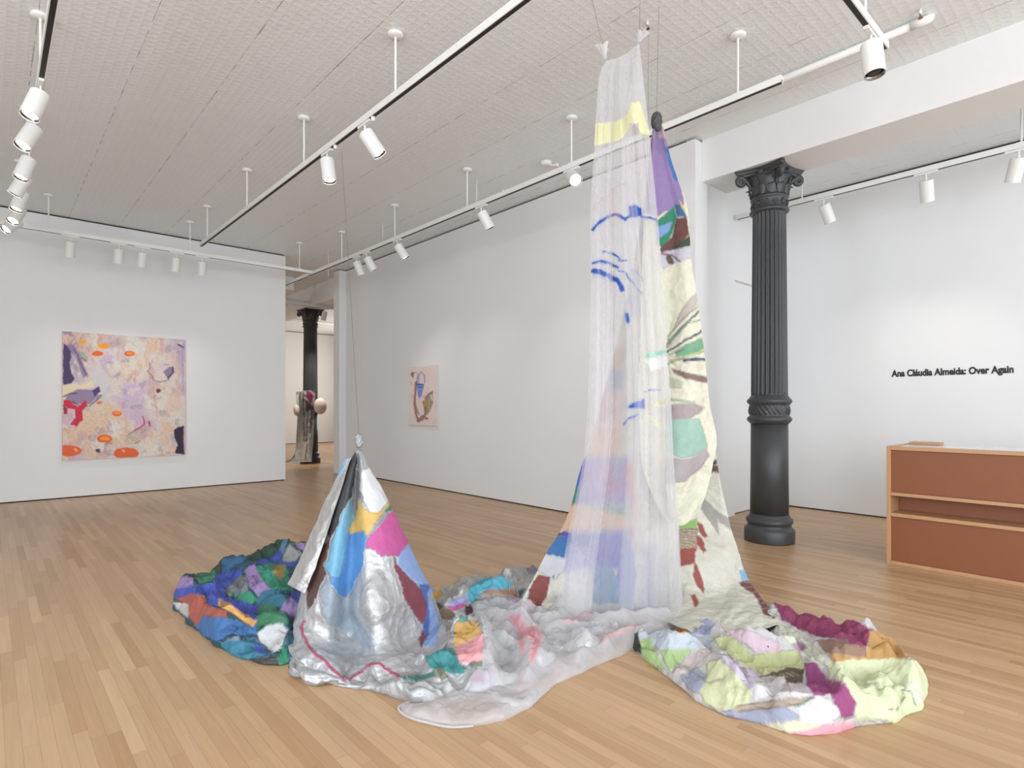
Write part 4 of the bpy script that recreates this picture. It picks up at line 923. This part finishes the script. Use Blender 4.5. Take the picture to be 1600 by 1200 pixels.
def sheet(name, qa, qb, dd, amp, seed, nfold, colbase, drift=0.0):
    mat = SHEER
    rows = []
    for i, ((vl, l), (vr, r)) in enumerate(zip(L_, R_)):
        row = []
        t = i/12
        for j in range(13):
            q = min(1, max(0, qa+(qb-qa)*j/12+drift*t))
            if i == 0: v = vl+(vr-vl)*q+6*math.sin(PI*q); 
            else: v = vl+(vr-vl)*q
            u = l+(r-l)*q
            d = 4.16-.13*t+dd*min(1, t*3+.15)
            row.append((u, v, d))
        rows.append(row)
    rows.append([(u+0, v+10, ('z', .02)) if v > 960 else (u, v+10, ('z', .02)) for (u, v, d) in rows[-1]])
    G = patch(rows, 420, 260); nr, nc = G.shape[:2]; tt = np.linspace(0, 1, nr)[:, None]; ss = np.linspace(0, 1, nc)[None]
    rs = np.random.RandomState(seed); fold = np.sin(2*PI*nfold*.45*ss+seed+.5*np.sin(tt*2)); fold2 = 0*ss+0*tt
    for k in range(int(nfold)):
        sc_ = (k+.15+.7*rs.rand())/int(nfold); dr = .05*(rs.rand()-.5); w_ = .022+.05*rs.rand()
        x_ = (ss-sc_-dr*tt)/w_; fold2 = fold2+(rs.rand()*.9+.4)*(1 if rs.rand() > .4 else -1)*np.exp(-np.abs(x_)**1.4)*(.35+.65*np.sin(PI*np.clip(tt*(.8+.4*rs.rand())+.1, 0, 1)))
    env = np.clip(tt*3, .05, 1)*(np.clip((1-tt)*12, 0, 1)*.9+.1)
    dv = (amp*fold*(.35+.65*tt)+amp*1.6*fold2)*env
    F = np.array([s_, c_, 0])
    G = G+F*dv[..., None]
    Rr = np.array([c_, -s_, 0]); G = G+Rr*((amp*.12*np.cos(2*PI*nfold*.45*ss+seed))*env)[..., None]
    G[..., 2] += .01*np.clip((tt-.75)*4, 0, 1)*crumple(ss*8, tt*14+0*ss, seed+3, 3)
    G[..., 2] = np.maximum(G[..., 2], .015)
    return mesh_grid(name, G, mat, sheer, colf=lambda V: paint(V, SW, SS, seed=16, wob=1.2, extra=0.0) if colbase else paint(V, SW, [], extra=0.0))
sheet('front_layer', 0, 1, 0, .032, 1, 7.2, True)
sheet('back_layer', .03, .62, .17, .028, 4, 2.2, False)
sheet('side_layer', .58, 1.0, .10, .022, 8, 2.4, False)
for qa, qb, dd_, am, sd, dr in ((.47, .70, -.022, .008, 11, .02), (.0, .19, .035, .008, 12, .03), (.27, .35, -.012, .006, 13, -.08), (.80, .87, .03, .006, 14, -.07), (.90, 1.0, -.012, .006, 15, 0)):
    sheet('pleat', qa, qb, dd_, am, sd, 1.5, False, dr)
# folded upper corner hanging in front from the right knot
rows = [[(996, 70, 4.12), (997, 69, 4.11), (998, 69, 4.11), (999, 70, 4.12)], [(988, 120, 4.11), (993, 122, 4.07), (1000, 122, 4.07), (1005, 120, 4.10)], [(980, 170, 4.10), (988, 172, 4.05), (1000, 174, 4.05), (1011, 172, 4.09)], [(983, 203, 4.10), (991, 196, 4.05), (1003, 208, 4.05), (1015, 211, 4.09)]]
G = patch(rows, 90, 50); mesh_grid('folded_corner', G, SHEER, sheer, colf=lambda V: paint(V, SW, SS[:1], seed=16, wob=1.2, extra=.05))
for (u, v, tu, tv, sd) in ((946, 92, 941, 72, 3), (998, 66, 1004, 50, 5)):
    p0, p1 = P(u, v, 4.16), P(tu, tv, 4.16)
    n, m = 24, 40; th = np.linspace(0, 1, n)[:, None]; ph = np.linspace(0, 2*PI, m, endpoint=False)[None]
    r = (.010+.030*th**1.2)*(1+.35*np.sin(5*ph+sd)*th)
    base = np.array(p0)+(np.array(p1)-np.array(p0))*th[..., None]
    G = base+np.stack([r*np.cos(ph), r*np.sin(ph), .012*np.sin(3*ph)*th], -1)
    mesh_grid('knotted_corner', G, SHEERP, sheer, wrap=True, colf=lambda V: paint(V, SW, [], extra=.1))
for a, b, l in ((P(946, 90, 4.16), pv(915, -45, ZC), 'thin slanting wire holding the left knot of the sheer cloth'), (P(999, 64, 4.16), pv(1001, -45, ZC), 'thin wire holding the right knot of the sheer cloth'), (P(1013, 190, 4.62), pv(1013, 33, ZC-.05), 'thin wire hanging from the small dark sprinkler head beside the sheer cloth')):
    tag(obj('hanging_wire', tube(bmesh.new(), [a, b], .0014, 6), WIRE), l, 'wire')
pud = Pile([(1068,972),(1066,985),(1020,1000),(970,1025),(915,1050),(865,1072),(835,1102),(800,1118),(765,1112),(752,1080),(756,1040),(750,1000),(738,965),(740,955),(775,950),(810,962),(845,970),(880,958),(940,955),(1010,955),(1060,960)], .05, rim=.05, cr=.045, crs=3.0, seed=103, under=[silver], lift=.022,
   ridges=[([(760,965),(800,975),(850,990),(900,985),(980,970),(1040,965)], .07, .06), ([(815,970),(835,1010),(825,1060)], .06, .05), ([(900,1030),(960,1000),(1020,985)], .05, .04)])
pud.mesh('pooled_cloth', (855, 1015), SHEERP, sheer, lambda V: paint(V, SW, PS, seed=18, extra=.12), 130, 420)
pud2 = Pile([(622,1104),(630,1118),(655,1129),(700,1137),(740,1136),(790,1125),(830,1106),(850,1085),(835,1070),(790,1070),(748,1080),(718,1093),(682,1101),(642,1102)], .045, rim=.05, cr=.035, crs=3.4, seed=107, under=[silver], lift=.016)
pud2.mesh('pooled_hem', (750, 1100), SHEERP, sheer, lambda V: paint(V, SW, PS, seed=18, extra=.05), 90, 320)
tube_pts = [PF(u, v, .012) for u, v in ((740,1066),(715,1080),(680,1092),(645,1096),(626,1102),(624,1110),(640,1121),(672,1130),(705,1136),(740,1134))]
o = obj('rolled_hem', tube(bmesh.new(), [Vector(x) for x in catmull([tuple(p) for p in tube_pts], 60)], .006, 8), None, sheer, True)
at = o.data.color_attributes.new('pigment', 'FLOAT_COLOR', 'POINT'); at.data.foreach_set('color', np.tile(list(lin(SW))+[.1], len(o.data.vertices)).astype(np.float32)); o.data.materials.append(SHEERP)
o.matrix_parent_inverse = Matrix.Translation(sheer.location).inverted()

# ================================================================== paintings
def painting(name, label, poly_w, thick, nrm, base, shapes, n, noisef, seed, wob=1.3):
    """poly_w: corners TL,TR,BR,BL on the wall; built as a box standing off the wall"""
    TL, TR, BR, BLc = [np.array(p) for p in poly_w]; nrm = np.array(nrm, float)
    t = thing(name, label, 'painting', tuple((BLc+BR)/2))
    a = np.linspace(0, 1, n)
    G = (TL[None, None]*(1-a)[:, None, None]+BLc*a[:, None, None])*(1-a)[None, :, None]+(TR[None, None]*(1-a)[:, None, None]+BR*a[:, None, None])*a[None, :, None]
    G = G+nrm*thick
    def cf(V):
        C = paint(V, base, [], extra=1); noisef(C, *to_px(V)); D = paint(V, base, shapes, wob=wob, seed=seed); k = D[:, 3:4]; C[:, :3] = C[:, :3]*(1-k)+D[:, :3]*k
        C[:, 3] = 1; return C
    mesh_grid('painted_surface', G, CANVP, t, colf=cf)
    bm = bmesh.new(); ring = []
    for off in (.004, thick-.0015):
        ring.append([bm.verts.new(tuple(p+nrm*off)) for p in (TL, TR, BR, BLc)])
    for k in range(4): bm.faces.new((ring[0][k], ring[0][(k+1) % 4], ring[1][(k+1) % 4], ring[1][k]))
    bm.faces.new(ring[0]); bm.faces.new(ring[1][::-1]); bmesh.ops.recalc_face_normals(bm, faces=bm.faces)
    o = obj('stretcher', bm, CANV, t); o.matrix_parent_inverse = Matrix.Translation(t.location).inverted()
    return t
t_ = NT('oil_painted_canvas'); a_ = t_.N('Attribute', attribute_name='pigment'); tc_ = t_.N('TexCoord')
n_ = t_.N('TexNoise', {'Vector': tc_.outputs['Object'], 'Scale': 40, 'Detail': 5, 'Distortion': 1}); bp_ = t_.N('Bump', {'Strength': .3, 'Distance': .004, 'Height': n_.outputs[0]})
b_ = t_.N('BsdfPrincipled', {'Base Color': a_.outputs['Color'], 'Roughness': .55, 'Normal': bp_.outputs[0]}); CANVP = t_.surf(b_.outputs[0])
def blend(C, k, col): C[:, :3] = C[:, :3]*(1-k[:, None])+np.array(lin(col))*k[:, None]
def sm(x, a, b): q = np.clip((x-a)/(b-a), 0, 1); return q*q*(3-2*q)
def big_noise(C, u, v):
    wu = u+14*(fbm(u/20, v/20, 200)-.5); wv = v+14*(fbm(u/16+9, v/16, 201)-.5)
    blend(C, sm(fbm(wu/44, wv/44, 202), .46, .6), (206, 182, 204)); blend(C, .8*sm(fbm(wu/36, wv/36, 203), .5, .62), (226, 192, 160))
    blend(C, .8*sm(fbm(wu/30, wv/30, 204), .5, .64), (224, 218, 208)); blend(C, .6*sm(fbm(wu/16, wv/34, 205), .58, .7), (205, 160, 165)); blend(C, .5*sm(fbm(wu/14, wv/12, 206), .62, .72), (160, 148, 150))
    blend(C, .75*sm(u, 255, 285)*sm(-v, -640, -540)*sm(fbm(wu/8, wv/30, 207), .3, .6), (170, 142, 196)); blend(C, .6*sm(-u, -150, -105)*sm(fbm(wu/8, wv/12, 209), .4, .6)*sm(-v, -610, -590), (120, 90, 150))
    q = (fbm(u/2.2, v/2.2, 210)-.5)*.35; C[:, :3] *= (1+q)[:, None]
_rs = np.random.RandomState(5)
PX = []
for _k in range(150):
    _u, _v = 100+185*_rs.rand(), 522+190*_rs.rand(); _l = 3+9*_rs.rand(); _a = _rs.rand()*3.14
    PX.append(([(225,220,212),(205,180,200),(222,182,160),(190,150,175),(170,150,185),(200,120,130),(236,220,196),(150,160,150)][_rs.randint(8)], [(_u, _v), (_u+_l*math.cos(_a)*.6, _v+_l*math.sin(_a))], 1.2+4*_rs.rand()**2, .35+.3*_rs.rand(), 1.2))
Yp = YL-.001
def cornY(u, v): d, X = onY(u, Yp); return (X, Yp, CH+(HZ-v)/FPX*d)
x0 = cornY(97, 0)[0]; x1 = cornY(288.5, 0)[0]; zt = (cornY(97, 518)[2]+cornY(288, 531)[2])/2; zb = (cornY(97, 719.5)[2]+cornY(288, 710)[2])/2
OR = (226, 98, 40)
q5 = lambda pts: [(80+x/5, 500+y/5) for x, y in pts]
def ell(cx, cy, rx, ry, n=18): return [(cx+rx*math.cos(2*PI*k/n), cy+ry*math.sin(2*PI*k/n)) for k in range(n)]
PSH = [
 ((72, 52, 98), q5([(90,180),(130,200),(160,240),(150,330),(160,420),(190,460),(160,500),(90,505)])), ((110, 82, 140), q5([(120,200),(160,180),(220,250),(250,330),(290,430),(250,460),(220,380),(190,300)]), None, .8), ((80,58,120), q5([(180,230),(200,260),(230,340),(280,440)]), 2.5, .8),
 ((60,140,120), q5([(210,235),(260,250),(290,300),(270,330),(230,290)]), None, .7), ((140,60,70), q5([(240,300),(275,325)]), 4, .7),
 ((206,204,214), q5([(290,330),(380,340),(450,420),(480,520),(430,640),(360,700),(310,700),(380,560),(300,480)]), None, .7, 4), ((120,116,110), q5([(390,350),(430,380),(460,440),(530,400),(560,410),(540,450),(480,460)]), None, .6, 3),
 ((234,214,180), q5([(90,510),(260,500),(320,470),(340,520),(200,560),(95,590)])), ((150,130,160), q5([(120,590),(200,540),(320,545),(380,590),(300,660),(200,660),(110,640)])), ((75,52,120), q5([(320,550),(370,515),(388,560),(340,600)])), ((70,60,66), q5([(95,600),(150,572),(200,572)]), 2),
 ((60,50,60), q5([(390,590),(350,630),(300,670),(230,680),(170,640)]), 2),
 ((205,28,66), q5([(95,625),(140,622),(175,655),(210,675),(270,625),(285,665),(245,712),(252,790),(225,800),(200,840),(145,815),(185,760),(180,700),(130,690),(95,670)])), ((160,40,60), q5([(92,660),(130,690),(125,740),(95,735)])), ((215,60,100), q5([(180,800),(130,860),(130,890)]), 2, .7),
 ((240,166,60), ell(128, 535, 7.5, 3.8)), ((246,160,30), ell(161.5, 540.5, 10, 4.5)), ((236,100,44), ell(152, 552.5, 9.5, 4.5)), (OR, ell(202.5, 552.5, 8.8, 5)), ((250,150,50), ell(203, 552, 5, 2.4)),
 ((232,110,60), ell(155.5, 629, 4.2, 2.6)), (OR, ell(182.5, 646, 8.6, 4.8)), ((250,150,60), ell(183, 645, 5, 2.5)), (OR, ell(163.5, 685.5, 12.8, 7)), ((250,150,40), ell(164, 685, 8, 3.4)), (OR, ell(106, 704.5, 22, 9.4)), ((246,200,160), q5([(190,1010),(200,1020)]), 2.5), (OR, ell(197, 708.5, 20.5, 9.5)), ((246,180,160), q5([(560,1018),(570,1028)]), 2.5),
 ((60,40,66), q5([(765,335),(772,370),(750,400),(785,430),(800,465),(850,485),(920,470)]), 1.5), ((70,46,72), q5([(875,342),(920,350)]), 1.3), ((92,62,130), q5([(870,400),(930,360),(960,390),(950,430),(910,470),(885,430)]), None, .85), ((70,30,50), q5([(948,370),(955,410),(915,455)]), 3),
 ((70,34,50), q5([(975,188),(1000,188),(1035,200),(1035,222),(1000,208)])), ((140,110,180), q5([(1015,200),(1037,230),(1037,560),(1022,560)]), None, .8, 2), ((120,50,72), ell(247.5, 610.5, 4.5, 4)), ((195,130,155), q5([(820,600),(815,700),(830,760)]), 3, .6),
 ((210,40,80), q5([(718,760),(728,810),(690,845),(655,862)]), 3.2), ((100,60,70), q5([(650,866),(590,900)]), 1.4), ((180,40,60), q5([(765,800),(775,825)]), 3.5), ((60,90,70), q5([(655,965),(690,945)]), 4, .7), ((70,66,90), q5([(340,1010),(380,1005),(385,1040),(350,1035)])), ((110,70,150), q5([(415,1010),(425,970),(480,960)]), 3, .7),
 ((226,170,110), q5([(870,900),(930,900),(935,980),(870,985)]), None, .6, 4), ((228,176,150), q5([(960,560),(1020,560),(1030,720),(880,760),(890,600)]), None, .6, 5),
 ((46, 28, 58), q5([(955,860),(985,840),(1040,825),(1040,1050),(960,1045),(985,980),(960,920)])),
]
painting('large_abstract_painting', 'large pale pink and purple abstract painting with orange ovals on the left wall', [(x0, Yp, zt), (x1, Yp, zt), (x1, Yp, zb), (x0, Yp, zb)], .045, (0, -1, 0), (220, 206, 198), PX+PSH, 420, big_noise, 22)
XP = XM-.001
def cornX(u, v): d, Y = onX(u, XP); return (XP, Y, CH+(HZ-v)/FPX*d)
y0 = cornX(640, 0)[1]; y1 = cornX(685.5, 0)[1]; zt = (cornX(640, 574)[2]+cornX(685, 571)[2])/2; zb = (cornX(640, 663)[2]+cornX(685, 666)[2])/2
s10 = lambda pts: [(620+x/10, 560+y/10) for x, y in pts]
SP = [
 ((160,118,108), s10([(300,380),(290,560),(275,700),(300,850),(330,960),(360,940),(400,900)]), 4.2), ((150,120,100), s10([(330,980),(400,950),(450,860),(440,760),(420,680)]), 5), ((170,140,120), s10([(300,760),(350,880)]), 3),
 ((130,124,92), s10([(430,700),(440,600),(500,540),(560,510),(575,680),(540,780),(470,900)]), None, .9), ((196,150,40), s10([(415,660),(450,640),(460,740),(425,760)])), ((205,80,140), s10([(430,610),(475,600),(480,650)]), 2.5), ((200,180,110), s10([(500,620),(510,820)]), 2), ((214,226,214), s10([(530,570),(550,640)]), 3), ((90,100,70), s10([(480,570),(550,530),(555,510)]), 2), ((150,50,60), s10([(450,935),(480,940)]), 3),
 ((130,124,92), s10([(205,250),(240,205),(280,215),(260,320)])), ((190,40,110), s10([(280,220),(320,230),(345,270),(345,385)]), 1.6), ((90,110,200), s10([(310,380),(325,290),(380,210),(430,270),(435,380)]), 2.2),
 ((60,90,190), s10([(305,385),(430,395),(425,430),(310,430)])), ((60,140,200), s10([(308,425),(426,425),(420,480),(315,480)])), ((130,140,215), s10([(315,478),(418,478),(395,580),(350,635),(325,580)])), ((120,120,140), s10([(225,370),(228,410)]), 1), ((120,120,140), s10([(235,600),(245,575)]), 1.4), ((205,150,180), s10([(390,580),(430,600)]), 1),
]
def small_noise(C, u, v): blend(C, .5*sm(fbm(u/12, v/12, 300), .4, .7), (228, 205, 200)); blend(C, .5*sm(-u, -650, -640), (238, 228, 215))
painting('small_abstract_painting', 'small narrow pale pink painting with blue cone and brown curling shape on the centre wall', [(XP, y0, zt), (XP, y1, zt), (XP, y1, zb), (XP, y0, zb)], .04, (-1, 0, 0), (234, 216, 210), SP, 220, small_noise, 24, .5)

# ================================================================== fabric sculpture on the far column
far = thing('fabric_wrap', 'white and magenta fabric strips tied around the distant column, trailing onto the floor', 'fabric sculpture', (CX, CY2, 0))
fd = onX(485, CX)[0]-.25
def fcol(shapes, base=(222, 216, 206)): return lambda V: paint(V, base, shapes, wob=1.2, seed=30, extra=None)
def strip(name, pts, w0, w1, base=(222, 216, 206), shapes=(), seed=1, n=70, m=14, fold=.03):
    c = catmull([tuple(P(*p)) for p in pts], n); t = np.linspace(0, 1, n)[:, None]; s = np.linspace(-1, 1, m)[None]
    R = np.array([c_, -s_, 0]); Fv = np.array([s_, c_, 0]); w = (w0+(w1-w0)*t)/2
    G = c[:, None, :]+R*(w*s)[..., None]+Fv*(fold*np.sin(s*4+seed+t*3)+.02*(fbm(s*3+0*t, t*9+0*s, seed)-.5))[..., None]
    G[..., 2] = np.maximum(G[..., 2], .02)
    mesh_grid(name, G, PAPER, far, colf=fcol(list(shapes), base))
strip('trailing_strip', [(471, 612, fd), (468, 660, fd), (466, 700, fd), (460, 716, fd-.1), (447, 722, fd-.15), (436, 723, fd-.1)], .10, .16, seed=1)
strip('trailing_strip', [(468, 612, fd-.04), (471, 650, fd-.04), (470, 690, fd-.04), (468, 722, fd-.2)], .16, .3, seed=2)
strip('patterned_panel', [(483, 610, fd-.1), (481, 640, fd-.1), (480, 680, fd-.1), (477, 722, fd-.25)], .33, .34, (205, 198, 192), [((190, 20, 100), [(479,610),(486,612),(491,618),(486,632),(479,620)]), ((105,85,85), [(476,622),(486,632),(492,640),(478,642)]), ((80,70,72), [(474,622),(476,690)], 2), ((90,80,84), [(481,642),(479,690)], 2), ((90,80,84), [(487,640),(485,676)], 2.4), ((90,80,84), [(490,636),(489,655)], 2), ((235,228,215), [(473,690),(482,690),(486,722),(468,724)], None, .8), ((60,50,50), [(480,695),(477,718)], 1.4)], 3, 120, 40)
strip('tied_band', [(471, 611, fd-.14), (483, 610, fd-.18), (495, 612, fd-.14)], .10, .10, (230, 222, 218), [((120,60,70), [(489,611),(494,613)], 3)], 4)
for u, v, r, sx, l in ((500.5, 634.5, .22, .75, 'pale pink round balloon shape at right of the wrapped distant column'), (463.5, 641, .15, .5, 'pale pink rounded shape peeking out left of the wrapped distant column')):
    bm = bmesh.new(); p = P(u, v, fd-.14); bmesh.ops.create_icosphere(bm, subdivisions=4, radius=r, matrix=Matrix.Translation(p) @ Matrix.Rotation(-YAW, 4, 'Z') @ Matrix.Diagonal((sx, .8, 1, 1)))
    tag(obj('stuffed_shape', bm, plain('pale_pink_fabric', (228, 205, 196), .7), None, True), l, 'fabric shape')
# ------------------------------------------------------------------ light and view
def area(name, loc, rot, sx, sy, w, col):
    l = bpy.data.lights.new(name, 'AREA'); l.shape = 'RECTANGLE'; l.size = sx; l.size_y = sy; l.energy = w; l.color = col
    o = bpy.data.objects.new(name, l); COL.objects.link(o); o.location = loc; o.rotation_euler = rot; return o
DAY = (.82, .91, 1.0)
for (a, b), w in zip(wx, (210, 230, 230)):
    area('window_daylight', ((a+b)/2, -7.75, 2.45), (PI/2, 0, 0), b-a-.2, 3.3, w, DAY)
for a, b in ((-6.0, -1.6), (-1.0, 4.4)): area('window_daylight', (-4.75, (a+b)/2, 2.45), (0, -PI/2, 0), 3.3, b-a-.2, 240, DAY)  # fill lights at the added side windows, evening out the centre wall
area('far_room_daylight', (11.7, 19.5, 2.6), (0, PI/2, 0), 3, 6, 160, (1, .97, .93))  # added fill from both sides to brighten the far room; no windows there
area('far_room_daylight', (-4.7, 19.5, 2.6), (0, -PI/2, 0), 3, 6, 110, (1, .97, .93))
wd = bpy.data.worlds.new('world'); S.world = wd; wd.use_nodes = True
wd.node_tree.nodes['Background'].inputs[0].default_value = (.8, .88, 1, 1); wd.node_tree.nodes['Background'].inputs[1].default_value = .5
S.view_settings.view_transform = 'Standard'; S.view_settings.look = 'None'; S.view_settings.gamma = 1
S.view_settings.use_curve_mapping = False
S.view_settings.exposure = .34
S.cycles.max_bounces = 7; S.cycles.transparent_max_bounces = 20; S.cycles.diffuse_bounces = 4
